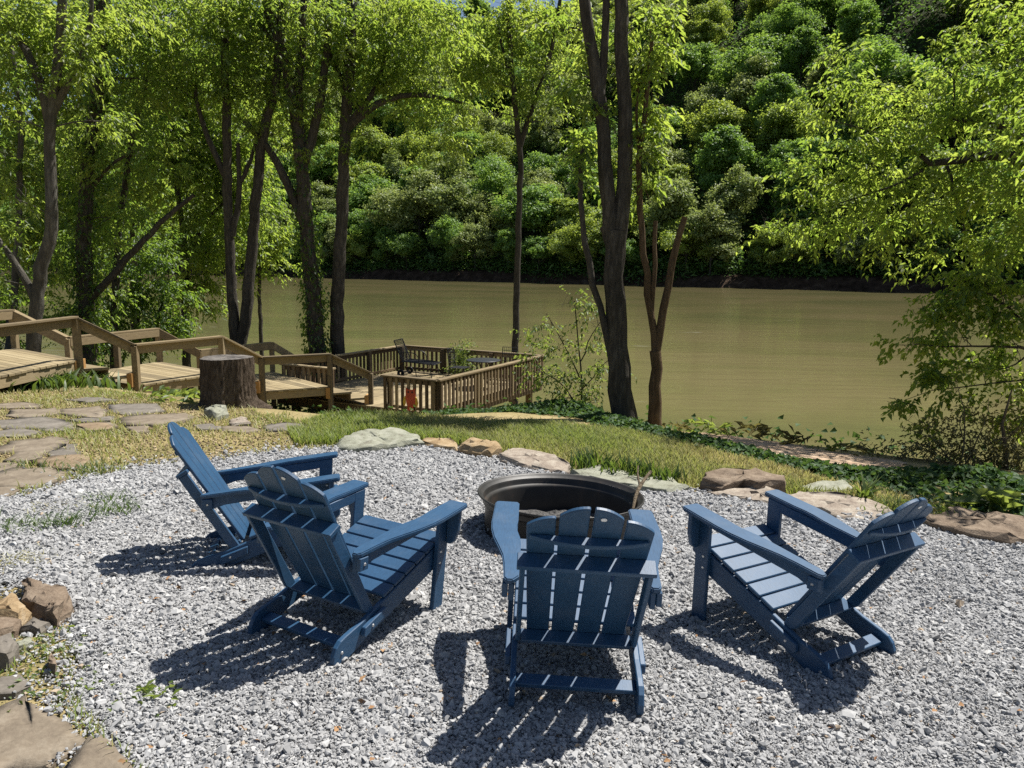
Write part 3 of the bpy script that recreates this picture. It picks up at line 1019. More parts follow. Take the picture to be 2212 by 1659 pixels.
edging = [
    ('boulder', [(722, 976), (732, 960), (790, 942), (850, 940), (905, 956), (914, 968), (860, 974), (800, 980), (760, 984)], .095, ST_LICHEN, 'large flat lichen green boulder at the back edge of the gravel', .013, .84),
    ('rock', [(910, 966), (915, 956), (960, 956), (990, 964), (988, 976), (950, 972)], .06, ST_TAN, 'low tan stone between the lichen boulder and the blocky tan stone', .016, .85),
    ('rock', [(986, 976), (1005, 964), (1060, 968), (1080, 984), (1060, 992), (1020, 988)], .10, ST_TAN, 'blocky orange tan stone standing proud on the gravel edge', .018, .85),
    ('rock', [(1072, 992), (1100, 976), (1170, 990), (1236, 1014), (1232, 1032), (1150, 1020), (1085, 1006)], .07, ST_PINK, 'long low pinkish stone behind the left of the fire ring', .014, .9),
    ('rock', [(1234, 1030), (1290, 1020), (1370, 1032), (1450, 1046), (1486, 1062), (1440, 1072), (1330, 1054), (1250, 1042)], .06, ST_LICHEN, 'low flat pale stone directly behind the fire ring by the stick', .012, .9),
    ('rock', [(1512, 1064), (1516, 1046), (1580, 1042), (1660, 1044), (1692, 1054), (1692, 1072), (1640, 1072), (1600, 1064), (1560, 1072)], .135, ST_BROWN, 'squarish notched brown block of rock behind the right chair', .016, .92),
    ('rock', [(1526, 1074), (1600, 1066), (1690, 1076), (1730, 1086), (1690, 1096), (1610, 1086)], .05, ST_PINK, 'low rough stone lying in front of the notched brown block', .02, .85),
    ('rock', [(1660, 1086), (1720, 1074), (1800, 1080), (1880, 1096), (1928, 1114), (1905, 1134), (1820, 1128), (1740, 1108)], .06, ST_PINK, 'long flat pinkish slab between the arms of the right chair', .012, .92),
    ('rock', [(1722, 1058), (1760, 1044), (1820, 1046), (1850, 1060), (1810, 1070), (1750, 1068)], .03, ST_LICHEN, 'flat stone sunk in the grass behind the pinkish slab', .01, .85),
    ('rock', [(1985, 1130), (2060, 1118), (2150, 1130), (2270, 1150), (2270, 1190), (2140, 1176), (2030, 1152)], .09, ST_BROWN, 'shaded brown edging stone at the right of the gravel', .02, .9),
    ('rock', [(52, 1296), (55, 1278), (78, 1277), (104, 1300), (58, 1315)], .09, ST_BROWN, 'brown rock at the back of the pile left of the gravel', .014, .8),
    ('rock', [(56, 1330), (70, 1304), (132, 1303), (158, 1326), (138, 1352), (70, 1342)], .085, ST_BROWN, 'biggest rounded brown rock of the pile left of the gravel', .016, .82),
    ('rock', [(102, 1345), (132, 1328), (144, 1345), (120, 1362), (103, 1354)], .10, ST_BROWN, 'small brown rock leaning on the biggest rock of the pile', .01, .75),
    ('rock', [(-30, 1340), (36, 1312), (70, 1345), (46, 1364), (-30, 1362)], .075, ST_TAN, 'sunlit tan rock at the left of the rock pile', .014, .8),
    ('rock', [(46, 1372), (74, 1352), (106, 1364), (84, 1376)], .05, ST_FLAG3, 'flat grey brown stone in front of the rock pile', .008, .9),
    ('rock', [(-30, 1358), (46, 1364), (28, 1384), (-30, 1402)], .07, ST_BROWN, 'flat brown stone below the sunlit tan rock', .01, .9),
    ('rock', [(102, 1456), (110, 1436), (126, 1446), (124, 1466)], .06, ST_BROWN, 'fist sized brown stone between weeds and gravel', .006, .75),
    ('rock', [(30, 1402), (68, 1394), (74, 1404), (38, 1412)], .035, ST_LICHEN, 'small pale stone among the weeds by the rock pile', .005, .8),
    ('rock', [(-30, 1420), (26, 1410), (42, 1426), (26, 1450), (-30, 1452)], .08, ST_FLAG3, 'grey stone above the weedy patch at the left edge', .01, .85),
    ('rock', [(444, 904), (450, 890), (486, 890), (494, 904), (470, 910)], .12, ST_LICHEN, 'knobbly pale rock at the foot of the stump', .02, .7),
    ('rock', [(552, 890), (600, 882), (626, 890), (605, 898), (566, 898)], .09, ST_PINK, 'low rock to the right of the stump', .015, .8),
    ('rock', [(492, 916), (528, 910), (540, 922), (500, 924)], .06, ST_PINK, 'small pale stone on the path below the stump', .012, .8),
]
for i, (nm, px, h, m, lab, rg_, tp) in enumerate(edging):
    o = slab(nm, px, h, m, None, rough=rg_, seed=i, taper=tp)
    tag(o, lab, 'boulder' if nm == 'boulder' else 'rock', 'stones around the gravel')

fp = empty('flagstone_path', ground(200, 950))
tag(fp, 'uneven path of flat brown flagstones across the dry lawn', kind='structure')
c7 = lambda L: [(x * .4574, 900 + y * .4574) for x, y in L]
c4 = lambda L: [(x / 3.414, 633.6 + y / 3.414) for x, y in L]
flags = [c7(q) for q in [
    [(-60, 170), (80, 120), (240, 108), (325, 115), (300, 150), (215, 175), (60, 178)], [(35, 215), (100, 178), (190, 176), (215, 190), (150, 220), (70, 227)],
    [(230, 178), (290, 164), (370, 178), (355, 197), (240, 197)], [(280, 146), (350, 140), (368, 165), (290, 163)], [(155, 224), (260, 200), (390, 200), (420, 225), (370, 260), (240, 255)],
    [(-50, 295), (60, 258), (220, 257), (310, 290), (240, 335), (60, 342), (-50, 335)], [(-60, 235), (60, 230), (110, 242), (50, 265), (-60, 270)], [(-60, 350), (70, 347), (95, 367), (30, 390), (-60, 390)],
    [(-60, 78), (100, 66), (190, 86), (120, 100), (-60, 102)], [(190, 48), (330, 37), (345, 62), (240, 80), (180, 70)], [(370, 48), (500, 42), (540, 66), (420, 76)],
    [(600, 57), (690, 52), (700, 76), (630, 86)],
    [(-70, 1440), (60, 1380), (130, 1357), (170, 1400), (300, 1470), (395, 1560), (330, 1590), (180, 1690), (-70, 1690)],
    [(290, 1720), (425, 1550), (470, 1548), (560, 1620), (640, 1700), (640, 1760)], [(-60, 1265), (90, 1252), (130, 1300), (70, 1330), (-60, 1338)]]]
flags += [c4(q) for q in [
    [(-90, 825), (160, 812), (300, 832), (250, 855), (-60, 857)], [(480, 792), (700, 780), (860, 800), (640, 822)], [(90, 872), (400, 862), (430, 900), (200, 932), (60, 910)],
    [(800, 832), (1150, 832), (1200, 880), (950, 905), (800, 882)], [(880, 937), (1080, 912), (1370, 907), (1400, 950), (1150, 987), (920, 985)], [(-90, 955), (300, 925), (500, 962), (420, 1012), (-60, 1002)],
    [(560, 982), (800, 962), (860, 1000), (700, 1030), (560, 1012)], [(1440, 987), (1560, 977), (1630, 1010), (1480, 1022)], [(1640, 1002), (1820, 997), (1930, 1022), (1780, 1036), (1650, 1026)],
    [(1945, 987), (2100, 966), (2212, 975), (2330, 1000), (2212, 1020), (1985, 1022)], [(450, 870), (720, 850), (770, 880), (760, 930), (480, 915)], [(520, 940), (820, 920), (850, 945), (600, 965)], [(2060, 905), (2330, 890), (2420, 925), (2200, 945)]]]
for i, q in enumerate(flags):
    slab('flagstone', [(sum(p[0] for p in q) / len(q) + (x - sum(p[0] for p in q) / len(q)) * 1.10, sum(p[1] for p in q) / len(q) + (y - sum(p[1] for p in q) / len(q)) * 1.12) for x, y in q], [.018, .028, .022][i % 3], [ST_FLAG, ST_FLAG2, ST_FLAG3, ST_FLAG][(i * 7 + i // 3) % 4] if i < 14 else [ST_FLAG3, ST_FLAG][i % 2], fp, rough=.004, seed=50 + i, taper=.985)

# dirt path down by the bank
dp = [(1486, 944), (1520, 938), (1600, 948), (1700, 962), (1800, 978), (1900, 992), (1960, 1003), (1900, 1010), (1800, 996), (1700, 980), (1600, 965), (1520, 953)]
P = np.array([ground(x, y) for x, y in dp])
bm = bmesh.new()
for i in range(5):
    for j in range(8):
        pass
rowsA = resample(P[[0, 1, 2, 3, 4, 5, 6]], 22); rowsB = resample(P[[0, 11, 10, 9, 8, 7, 6]], 22)
g = np.random.default_rng(3)
V = np.stack([rowsA + (rowsB - rowsA) * w for w in np.linspace(-.15, 1.25, 6)], 1)
V[:, [0, -1], :2] += g.normal(size=(22, 2, 2)) * .05
V[..., 2] = terrain(V[..., 0], V[..., 1]) + .012
tag(link('dirt_path', mesh('dirt_path', V.reshape(-1, 3), grid_faces(6, 22), DIRT, True)), 'bare reddish dirt path along the top of the river bank', kind='structure')

# ------------------------------------------------------------------ Adirondack chairs (built in the pad's frame)
SLOPE = (.622 - .53) / .805


def build_chair():
    root = empty('adirondack_chair')
    A = lambda nm, bm, mt=NAVY, par=root: link(nm, bm_mesh(nm, bm, mt), parent=par)
    BD = Vector((0, -.525, .852)); BN = Vector((0, -.852, -.525)); B0 = Vector((0, -.15, .222))   # along the back, behind it, foot
    fan = lambda x, L: x * (.84 + .18 * L)
    bp = lambda x, L, d: B0 + BD * L + BN * d + Vector((x, 0, 0))
    for s in (-1, 1):
        zt = lambda y: .53 + (y + .355) * SLOPE
        out = [(.292, .452), (.392, .452), (.405, .438), (.412, .20), (.408, .12), (.392, .03), (.366, -.06), (.345, -.14), (.336, -.22), (.330, -.335), (.318, -.356), (.290, -.356), (.264, -.318), (.264, -.02), (.270, .05), (.284, .12), (.288, .17), (.282, .24), (.282, .440)]
        A('arm', prism_bm([(s * x, y, zt(y)) for x, y in out], (0, 0, -.024), .005, 2))
        # rail under the arm with its block at the back
        rail = [(-.345, zt(-.345) - .026), (.37, zt(.37) - .026), (.37, zt(.37) - .070), (.30, zt(.3) - .082), (-.22, zt(-.22) - .082), (-.30, zt(-.3) - .10), (-.345, zt(-.345) - .10)]
        A('arm_rail', prism_bm([(s * .284, y, z) for y, z in rail], (s * .024, 0, 0), .003))
        A('arm_block', box_bm((s * .322, -.318, zt(-.318) - .058), (.024, .06, .062), bevel=.003))
        # front leg
        leg = [(.298, .004), (.386, .004), (.418, .592), (.330, .584)]
        L_ = A('front_leg', prism_bm([(s * .283, y, z) for y, z in leg], (s * .027, 0, 0), .004))
        gus = [(.313, .594), (.392, .594), (.385, .48), (.362, .415), (.340, .398), (.313, .398)]
        A('arm_bracket', prism_bm([(s * x, .385, z) for x, z in gus], (0, .026, 0), .004))
        # long rear leg that carries the seat
        rl = [(.452, .408), (.452, .352), (.432, .340), (.425, .300), (.405, .283), (-.20, .072), (-.33, .018), (-.375, .003), (-.425, .003), (-.438, .022), (-.437, .055), (-.422, .092), (-.395, .118), (-.355, .132), (-.25, .160), (-.13, .205), (.40, .402), (.42, .412)]
        A('rear_leg', prism_bm([(s * .254, y, z) for y, z in rl], (s * .026, 0, 0), .004))
        sb = [(-.10, .196), (-.10, .150), (-.25, .092), (-.262, .105), (-.255, .140)]
        A('leg_stop', prism_bm([(s * .282, y, z) for y, z in sb], (s * .024, 0, 0), .003))
        st = [bp(0, -.03, -.005), bp(0, .515, -.005), bp(0, .515, .050), bp(0, .48, .058), bp(0, .02, .058), bp(0, -.03, .04)]
        A('back_stile', prism_bm([p + Vector((s * .262, 0, 0)) for p in st], (s * -.022, 0, 0), .004) if False else prism_bm([p + Vector((s * .244, 0, 0)) for p in [bp(0, -.03, .013), bp(0, .515, .013), bp(0, .515, .072), bp(0, .02, .072), bp(0, -.03, .05)]], (s * .022, 0, 0), .004))
        for (x, y, z) in [(.311, .345, .36), (.311, .34, .30), (.311, .375, .555), (.335, -.315, zt(-.315) - .06), (.307, -.20, .135), (.281, -.385, .06), (.281, -.13, .16)]:
            b = bmesh.new()
            bmesh.ops.create_cone(b, cap_ends=True, segments=10, radius1=.009, radius2=.006, depth=.007, matrix=Matrix.Translation((s * x, y, z)) @ Matrix.Rotation(s * math.pi / 2, 4, 'Y'))
            A('bolt', b, STEEL)
    # seat slats
    e = Vector((0, -.936, -.352)).normalized(); nn = Vector((0, -.352, .936)).normalized()
    f0 = Vector((0, .425, .418))
    for i in range(6):
        w = .084
        c = f0 + e * (i * .0925 + w / 2) + nn * .012
        A('seat_slat', box_bm(c, (.556, w, .021), [(1, 0, 0), e, nn], .004))
    A('seat_apron', box_bm(f0 + Vector((0, .008, -.040)), (.50, .022, .085), bevel=.004))
    # back slats with rounded tops
    W = .118
    for i in range(4):
        x0 = -.2525 + i * (W + .0057 * 1.0)
        x0 = [-.259, -.127, .009, .141][i]
        top = lambda u: (.812 - .052 * max(0, u) ** 2.2) if i in (1, 2) else (.748 - .052 * max(0, u) ** 2.0)
        us = np.linspace(0, 1, 9)
        q = [(x0 + W - u * W, top(u)) for u in us] if i < 2 else [(x0 + u * W, top(u)) for u in us[::-1]]
        pts = [bp(fan(x, L), L, 0) for x, L in [(x0, -.02), (x0 + W, -.02)] + q]
        sl = A('back_slat', prism_bm(pts, -BN * .020, .004))
    # shelves across the back
    def shelf(L, hw, d0, d1, th, bow=0.0):
        pts = [bp(-hw, L, d0), bp(hw, L, d0)]
        for u in np.linspace(1, -1, 9): pts.append(bp(u * hw * (1 if not bow else 1), L, d1 + bow * (1 - u * u)))
        return prism_bm(pts, BD * th, .003)
    A('upper_crossbar', shelf(.632, .235, .001, .012, .022, .034))
    A('middle_crossbar', shelf(.515, .278, .001, .075, .022))
    A('lower_crossbar', shelf(-.022, .243, .001, .062, .022))
    A('stretcher', box_bm((0, -.345, .082), (.506, .062, .022), [(1, 0, 0), Vector((0, .95, .3)), Vector((0, -.3, .95))], .003))
    b = bmesh.new()
    bmesh.ops.create_cone(b, cap_ends=True, segments=16, radius1=.012, radius2=.012, depth=.003)
    rot = BN.to_track_quat('Z', 'Y').to_matrix().to_4x4()
    b.transform(Matrix.Translation(bp(.045, .762, .0025)) @ rot @ Matrix.Scale(.7, 4, (0, 1, 0)))
    A('badge', b, WHITE)
    return root


def copy_tree(o, parent=None):
    c = o.copy(); COL.objects.link(c)
    if parent is not None: c.parent = parent
    for ch in o.children: copy_tree(ch, c)
    return c


chair_spots = [
    (.325, 3.369, -1.233, .0358, .013, .0166, 'navy slatted armchair nearest the camera, its back turned, in front of the fire ring'),
    (-.795, 3.772, -28.955, -.0024, -.0311, .0096, 'navy slatted armchair angled right, overlapping the chair at far left'),
    (-1.539, 4.739, -75.737, -.0454, .0231, -.0131, 'navy slatted armchair farthest left, in profile facing right with its front slats sunlit'),
    (1.50, 3.808, 34.311, .0073, .0469, .0036, 'navy slatted armchair on the right of the fire ring, turned to face left'),
]
ch0 = build_chair()
kids = list(ch0.children)
for i, (x, y, a, dz, tx, ty, lab) in enumerate(chair_spots):
    o = ch0 if i == 0 else copy_tree(ch0)
    Rz = Matrix.Rotation(R(a), 4, 'Z')
    # small tilt where the legs stand in the gravel (left-multiplied in the chair's own frame)
    Tl = Matrix(((1, 0, ty, 0), (0, 1, -tx, 0), (-ty, tx, 1, 0), (0, 0, 0, 1)))
    q = Tl.to_3x3().to_quaternion().to_matrix().to_4x4()
    o.matrix_world = GRAVEL_M @ Matrix.Translation((x, y, dz)) @ Rz @ q
    tag(o, lab, 'chair', 'navy chairs around the fire ring')

# ------------------------------------------------------------------ fire ring

def lathe(profile, seg=96, wob=0.0):
    th = np.linspace(0, 2 * np.pi, seg, endpoint=False)
    V = []
    for i, (r, z) in enumerate(profile):
        rr = r * (1 + wob * (np.sin(3 * th) + .6 * np.sin(5 * th + 1)))
        V.append(np.stack([rr * np.cos(th), rr * np.sin(th), np.full(seg, z)], 1))
    n = len(profile); V = np.concatenate(V)
    i = np.arange(n - 1)[:, None] * seg; j = np.arange(seg)[None]
    Fc = np.stack([i + j, i + (j + 1) % seg, i + seg + (j + 1) % seg, i + seg + j], -1).reshape(-1, 4)
    return V, Fc


ring = empty('fire_ring')
ring.matrix_world = GRAVEL_M @ Matrix.Translation((.385, 5.372, .0))
tag(ring, 'wide black steel fire ring with a flared rim in the gravel', 'fire ring')
V, Fc = lathe([(.545, -.03), (.548, .215), (.556, .226), (.566, .232), (.568, .240), (.568, .262), (.574, .272)], wob=.002)
V2, F2 = lathe([(.563, .276), (.556, .262), (.556, .240), (.550, .232), (.536, .224), (.532, .21), (.530, -.03)], wob=.002)
link('ring_wall', mesh('ring_wall', *merge([(V, Fc), (V2, F2)]), BLACK_STEEL, True), parent=ring)
V, Fc = lathe([(.575, .2725), (.590, .282), (.602, .292), (.607, .300), (.604, .307), (.596, .306), (.590, .298), (.576, .286), (.563, .2765)], wob=.002)
link('rim', mesh('rim', V, Fc, BLACK_STEEL, True), parent=ring)
g = np.random.default_rng(8)
nr, ns = 10, 40
V = [[0, 0, .05]]; Fc = []
for i in range(1, nr + 1):
    for j in range(ns):
        a = 2 * math.pi * j / ns; r = .532 * i / nr
        V.append([r * math.cos(a), r * math.sin(a), .05 + .012 * g.normal() - .02 * (i / nr)])
for j in range(ns): Fc.append((0, 1 + j, 1 + (j + 1) % ns))
for i in range(nr - 1):
    for j in range(ns):
        a = 1 + i * ns + j; b = 1 + i * ns + (j + 1) % ns
        Fc.append((a, a + ns, b + ns, b))
link('ash_bed', mesh('ash_bed', V, Fc, ASH), parent=ring)
for a in (200, 213, 226):
    b = bmesh.new()
    bmesh.ops.create_cone(b, cap_ends=True, segments=10, radius1=.012, radius2=.012, depth=.006, matrix=Matrix.Translation((.5485 * math.cos(R(a)), .5485 * math.sin(R(a)), .07)) @ Matrix.Rotation(R(a), 4, 'Z') @ Matrix.Rotation(math.pi / 2, 4, 'Y'))
    link('rivet', bm_mesh('rivet', b, STEEL), parent=ring)
# stick leaning out over the rim
P = [(.50, -.15, .10), (.53, -.04, .20), (.555, .06, .30), (.60, .13, .345), (.64, .19, .385), (.70, .26, .43)]
V, Fc = tube(resample(P, 12), np.linspace(.017, .012, 12), 7, .1, 2)
V2, F2 = tube(resample([(.60, .13, .345), (.585, .20, .40), (.60, .27, .47)], 6), np.linspace(.010, .005, 6), 6, .1, 3)
V, Fc = merge([(V, Fc), (V2, F2)])
o = link('stick', mesh('stick', V, Fc, BARK_TWIG, True)); o.matrix_world = ring.matrix_world.copy()
tag(o, 'forked dry stick leaning out over the right of the fire ring rim', 'stick')

# ------------------------------------------------------------------ stump
def build_stump():
    b0 = ground(493, 884); Y = b0[1]
    c = at(493, 884, Y + .33); c[2] = terrain(c[0], c[1])
    g = np.random.default_rng(4)
    seg = 120; th = np.linspace(0, 2 * np.pi, seg, endpoint=False)
    rb = px_r(108, Y)
    h = (at(493, 772, Y + .33)[2] - c[2])
    V = []; prof = [(1.30, -.08), (1.16, .02), (1.07, .09), (1.02, .2), (1.0, .4), (.985, .7), (.975, 1.0)]
    lobes = 1 + .06 * np.sin(3 * th + 1) + .045 * np.sin(2 * th + .4) + .03 * np.sin(7 * th) + .012 * np.sin(17 * th)
    for k, (sc, zz) in enumerate(np.stack([np.interp(np.linspace(0, 6, 25), np.arange(7), [p[i] for p in prof]) for i in range(2)], 1)):
        furrow = .022 * np.sin(31 * th + 1.3 * np.sin(9 * zz + 5 * th)) + .014 * np.sin(47 * th + 2 * np.sin(14 * zz))
        rr = rb * sc * (1 + furrow) * (1 + (lobes - 1) * (1.0 + 1.4 * max(0, .15 - zz) / .15)) * (1 + .012 * g.normal(size=seg))
        V.append(np.stack([rr * np.cos(th), rr * np.sin(th), np.full(seg, zz * h)], 1))
    V = np.concatenate(V); n = 25
    i = np.arange(n - 1)[:, None] * seg; j = np.arange(seg)[None]
    Fc = np.stack([i + j, i + (j + 1) % seg, i + seg + (j + 1) % seg, i + seg + j], -1).reshape(-1, 4)
    t = empty('stump', c)
    tag(t, 'broad sawn tree stump with furrowed bark beside the boardwalk', 'stump')
    m = bark_mat('stump_bark', (.022, .016, .012), (.085, .064, .047), (.18, .145, .11), 15)
    link('bark', mesh('bark', V, Fc, m, True), parent=t)
    top = V[-seg:] * np.array([1, 1, 1]); inner = top * np.array([.55, .55, 1]) + np.array([0, 0, .006]); inner[:, 2] += .004 * g.normal(size=seg)
    VV = np.concatenate([top + np.array([0, 0, .001]), inner, [[0, 0, h + .012]]])
    Fc = [(k, (k + 1) % seg, seg + (k + 1) % seg, seg + k) for k in range(seg)] + [(seg + k, seg + (k + 1) % seg, 2 * seg) for k in range(seg)]
    link('cut_top', mesh('cut_top', VV, Fc, STUMP_TOP), parent=t)


build_stump()

# ------------------------------------------------------------------ boardwalk with landings and steps
near = [np.array(p) for p in [(-7.30, 8.9, .8), (-7.18, 12.4, .8), (-6.47, 12.86, .3), (-5.59, 14.44, .3), (-5.11, 15.26, -.2), (-3.88, 15.93, -.2), (-3.1, 16.35, -.65)]]
far = [np.array(p) for p in [(-9.75, 10.6, .8), (-9.2, 13.9, .8), (-8.25, 13.95, .3), (-7.51, 15.96, .3), (-6.82, 16.34, -.2), (-5.8, 18.1, -.2), (-5.40, 18.80, -.65)]]
FLOOR = {.8: .10, .3: -.40, -.2: -.90, -.65: -1.35}
bw = empty('boardwalk', (-6.5, 14, -.5))
tag(bw, 'timber boardwalk with railings stepping down from the left to the river deck', 'boardwalk')
BW0 = np.array(bw.location)


def part(nm, bm, mt, par, origin):
    bm.transform(Matrix.Translation(-Vector(origin)))
    return link(nm, bm_mesh(nm, bm, mt), parent=par)


def rails(line, parent, origin, side):
    n = len(line)
    for i in range(n - 1):
        a, b = line[i].copy(), line[i + 1].copy()
        part('handrail', beam_bm(a, b, .125, .036), WOOD, parent, origin)
        dn = np.array([0, 0, -.018 - .075])
        d = b - a; sd = np.array([d[1], -d[0], 0]); sd /= np.linalg.norm(sd)
        part('side_rail', beam_bm(a + dn - sd * side * .045, b + dn - sd * side * .045, .036, .140), WOOD, parent, origin)
    for i, p in enumerate(line):
        if i == 0: continue
        f = FLOOR[round(float(p[2]), 2)]
        bot = min(f - .12, float(terrain(p[0], p[1])) - .05)
        part('post', box_bm((p[0], p[1], (p[2] - .02 + bot) / 2), (.10, .10, p[2] - .02 - bot), bevel=.005), WOOD, parent, origin)


rails(near, bw, BW0, 1)
rails(far, bw, BW0, -1)
extra = [(near[0] * .62 + near[1] * .38, .10), (far[0] * .5 + far[1] * .5, .10), (far[2] * .5 + far[3] * .5, -.4)]
for p, f in extra:
    bot = min(f - .12, float(terrain(p[0], p[1])) - .05)
    part('post', box_bm((p[0], p[1], (p[2] - .02 + bot) / 2), (.10, .10, p[2] - .02 - bot), bevel=.005), WOOD, bw, BW0)


def platform(quad, z, along, parent, origin):
    """quad: near a, near b, far b, far a (xy); planks laid across, one after another from a to b."""
    qa, qb, pb, pa = [np.array(q[:2], float) for q in quad]
    pf = empty('platform'); pf.parent = parent
    L = max(np.linalg.norm(qb - qa), np.linalg.norm(pb - pa))
    n = int(round(L / .142))
    for i in range(n):
        u0, u1 = (i + .03) / n, (i + .97) / n
        jz = random.uniform(-.002, .002); je = random.uniform(-.015, .03)
        A0, A1 = qa + (qb - qa) * u0, qa + (qb - qa) * u1
        B0_, B1 = pa + (pb - pa) * u0, pa + (pb - pa) * u1
        d = A0 - B0_; d /= np.linalg.norm(d)
        pts = [(*(A0 + d * je), z + jz), (*(A1 + d * je), z + jz), (*B1, z + jz), (*B0_, z + jz)]
        part('plank', prism_bm([Vector(p) for p in pts], (0, 0, -.036), .003), WOOD_FLOOR, pf, origin)
    for a, b in ((qa, qb), (pa, pb), (qa, pa), (qb, pb)):
        c0 = (qa + qb + pa + pb) / 4
        a_ = c0 + (a - c0) * .965; b_ = c0 + (b - c0) * .965
        part('joist', beam_bm((*a_, z - .115), (*b_, z - .115), .04, .15), WOOD, pf, origin)
    return pf


platform([near[0], near[1], far[1], far[0]], .10, 0, bw, BW0)
platform([near[2], near[3], far[3], far[2]], -.40, 0, bw, BW0)
platform([near[4], near[5], far[5], far[4]], -.90, 0, bw, BW0)


def steps(i, za, zb, n, parent, origin):
    a0, a1 = near[i][:2], near[i + 1][:2]; b0, b1 = far[i][:2], far[i + 1][:2]
    ctr = lambda a, b, w: a + (b - a) * w
    for k in range(n):
        u0, u1 = k / n, (k + 1) / n
        z = za - (za - zb) * (k + 1) / (n + 1)
        q = [ctr(a0, a1, u0), ctr(a0, a1, u1 + .02), ctr(b0, b1, u1 + .02), ctr(b0, b1, u0)]
        part('stair_tread', prism_bm([Vector((*p, z)) for p in q], (0, 0, -.04), .004), WOOD_FLOOR, parent, origin)
        part('riser', beam_bm((*ctr(q[0], q[3], .01), z + .055), (*ctr(q[3], q[0], .01), z + .055), .03, .17), WOOD_DARK, parent, origin)
    # sawn stringer ends by the near post
    for w in (.02, .98):
        p = ctr(ctr(a0, a1, w), ctr(b0, b1, w), .03)
        part('stringer', box_bm((*p, (za + zb) / 2 - .15 if w > .5 else za - .13), (.09, .30, .24), bevel=.004), WOOD_CUT, parent, origin)


steps(1, .10, -.40, 2, bw, BW0)
steps(3, -.40, -.90, 2, bw, BW0)
steps(5, -.90, -1.35, 2, bw, BW0)

# ------------------------------------------------------------------ river deck
DN = np.array([-1.53, 15.33]); DU = np.array([.464, .886]); DV = np.array([-.886, .464])
LU, LV = 5.02, 4.49
CAPZ, FLZ = -.65, -1.35
dk = lambda u, v, z: np.array([*(DN + DU * u + DV * v), z])
deck = empty('river_deck', dk(0, 0, FLZ))
tag(deck, 'square timber deck with slatted railing overlooking the river', 'deck')
D0 = np.array(deck.location)
n = int(LV / .142)
for i in range(n):
    v0, v1 = LV * (i + .03) / n, LV * (i + .97) / n
    part('plank', prism_bm([Vector(dk(0, v0, FLZ)), Vector(dk(0, v1, FLZ)), Vector(dk(LU, v1, FLZ)), Vector(dk(LU, v0, FLZ))], (0, 0, -.036), .003), WOOD_FLOOR, deck, D0)
for (a, b) in (((0, .02), (LU, .02)), ((0, LV - .02), (LU, LV - .02)), ((.02, 0.05), (.02, LV - .05)), ((LU - .02, .05), (LU - .02, LV - .05)), ((LU / 2, .06), (LU / 2, LV - .06))):
    part('joist', beam_bm(dk(*a, FLZ - .13), dk(*b, FLZ - .13), .04, .18), WOOD_DARK, deck, D0)


def railing(p, q, posts=()):
    """p, q: (u, v) ends; balusters outside, posts inside, cap on top."""
    p = np.array(p, float); q = np.array(q, float); L = np.linalg.norm(q - p); d = (q - p) / L
    ctr = np.array([LU / 2, LV / 2]); nrm = np.array([-d[1], d[0]])
    if nrm @ (ctr - p) > 0: nrm = -nrm
    e = .07
    part('cap_rail', beam_bm(dk(*(p - d * e), CAPZ), dk(*(q + d * e), CAPZ), .145, .038), WOOD, deck, D0)
    part('top_rail', beam_bm(dk(*(p - nrm * .0), CAPZ - .075), dk(*(q - nrm * .0), CAPZ - .075), .038, .09), WOOD_DARK, deck, D0)
    part('bottom_rail', beam_bm(dk(*p, FLZ + .06), dk(*q, FLZ + .06), .038, .07), WOOD_DARK, deck, D0)
    m = max(2, int(round(L / .152)))
    for i in range(m + 1):
        r = p + d * (.03 + (L - .06) * i / m) + nrm * .040
        hh = CAPZ - .022 - (FLZ - .10)
        part('baluster', box_bm(dk(*r, FLZ - .10 + hh / 2), (.068, .036, hh), [(*(DU * d[0] + DV * d[1]), 0), (*(DU * nrm[0] + DV * nrm[1]), 0), (0, 0, 1)], .003), WOOD_DARK, deck, D0)
    for s in posts:
        r = p + d * s - nrm * .075
        part('post', box_bm(dk(*r, (CAPZ - .02 + FLZ - .2) / 2), (.10, .10, CAPZ - .02 - FLZ + .2), [(*DU, 0), (*DV, 0), (0, 0, 1)], .005), WOOD_DARK, deck, D0)


railing((0.06, 0), (LU - .06, 0), (.05, 1.7, 3.4, LU - .2))
railing((LU, .06), (LU, LV - .06), (1.45, 3.0))
railing((LU - .06, LV), (.25, LV), (.1, 1.6, 3.2, 4.6))
railing((0, 0.06), (0, 1.34), (.08, 1.2))
railing((.22, 3.0), (.22, LV - .06), (.08,))
for (u, v) in ((.3, .25), (2.5, .25), (4.75, .25), (4.75, 2.2), (4.75, 4.2), (2.5, 4.2), (.3, 4.2)):
    p = dk(u, v, 0); bot = float(terrain(p[0], p[1])) - .3
    part('support_post', box_bm((p[0], p[1], (FLZ - .22 + bot) / 2), (.14, .14, FLZ - .22 - bot), [(*DU, 0), (*DV, 0), (0, 0, 1)], .005), WOOD_DARK, deck, D0)
part('brace', beam_bm(dk(4.72, .16, -2.5), dk(3.5, .16, -1.6), .05, .12), WOOD_DARK, deck, D0)

# bird shaped cut-out board hung on the front railing
oc = at(895, 856, 15.25)
fdir = np.array([*DV, 0.0]); nd = np.array([*(-DU), 0.0])


def plate(parts_, name, mt, parent, th, off):
    bm = bmesh.new()
    for poly in parts_:
        prism_bm([Vector(-fdir * x + np.array([0, 0, z]) + nd * off) for x, z in poly], Vector(nd * th), .002, 1, bm)
    return link(name, bm_mesh(name, bm, mt), parent=parent)


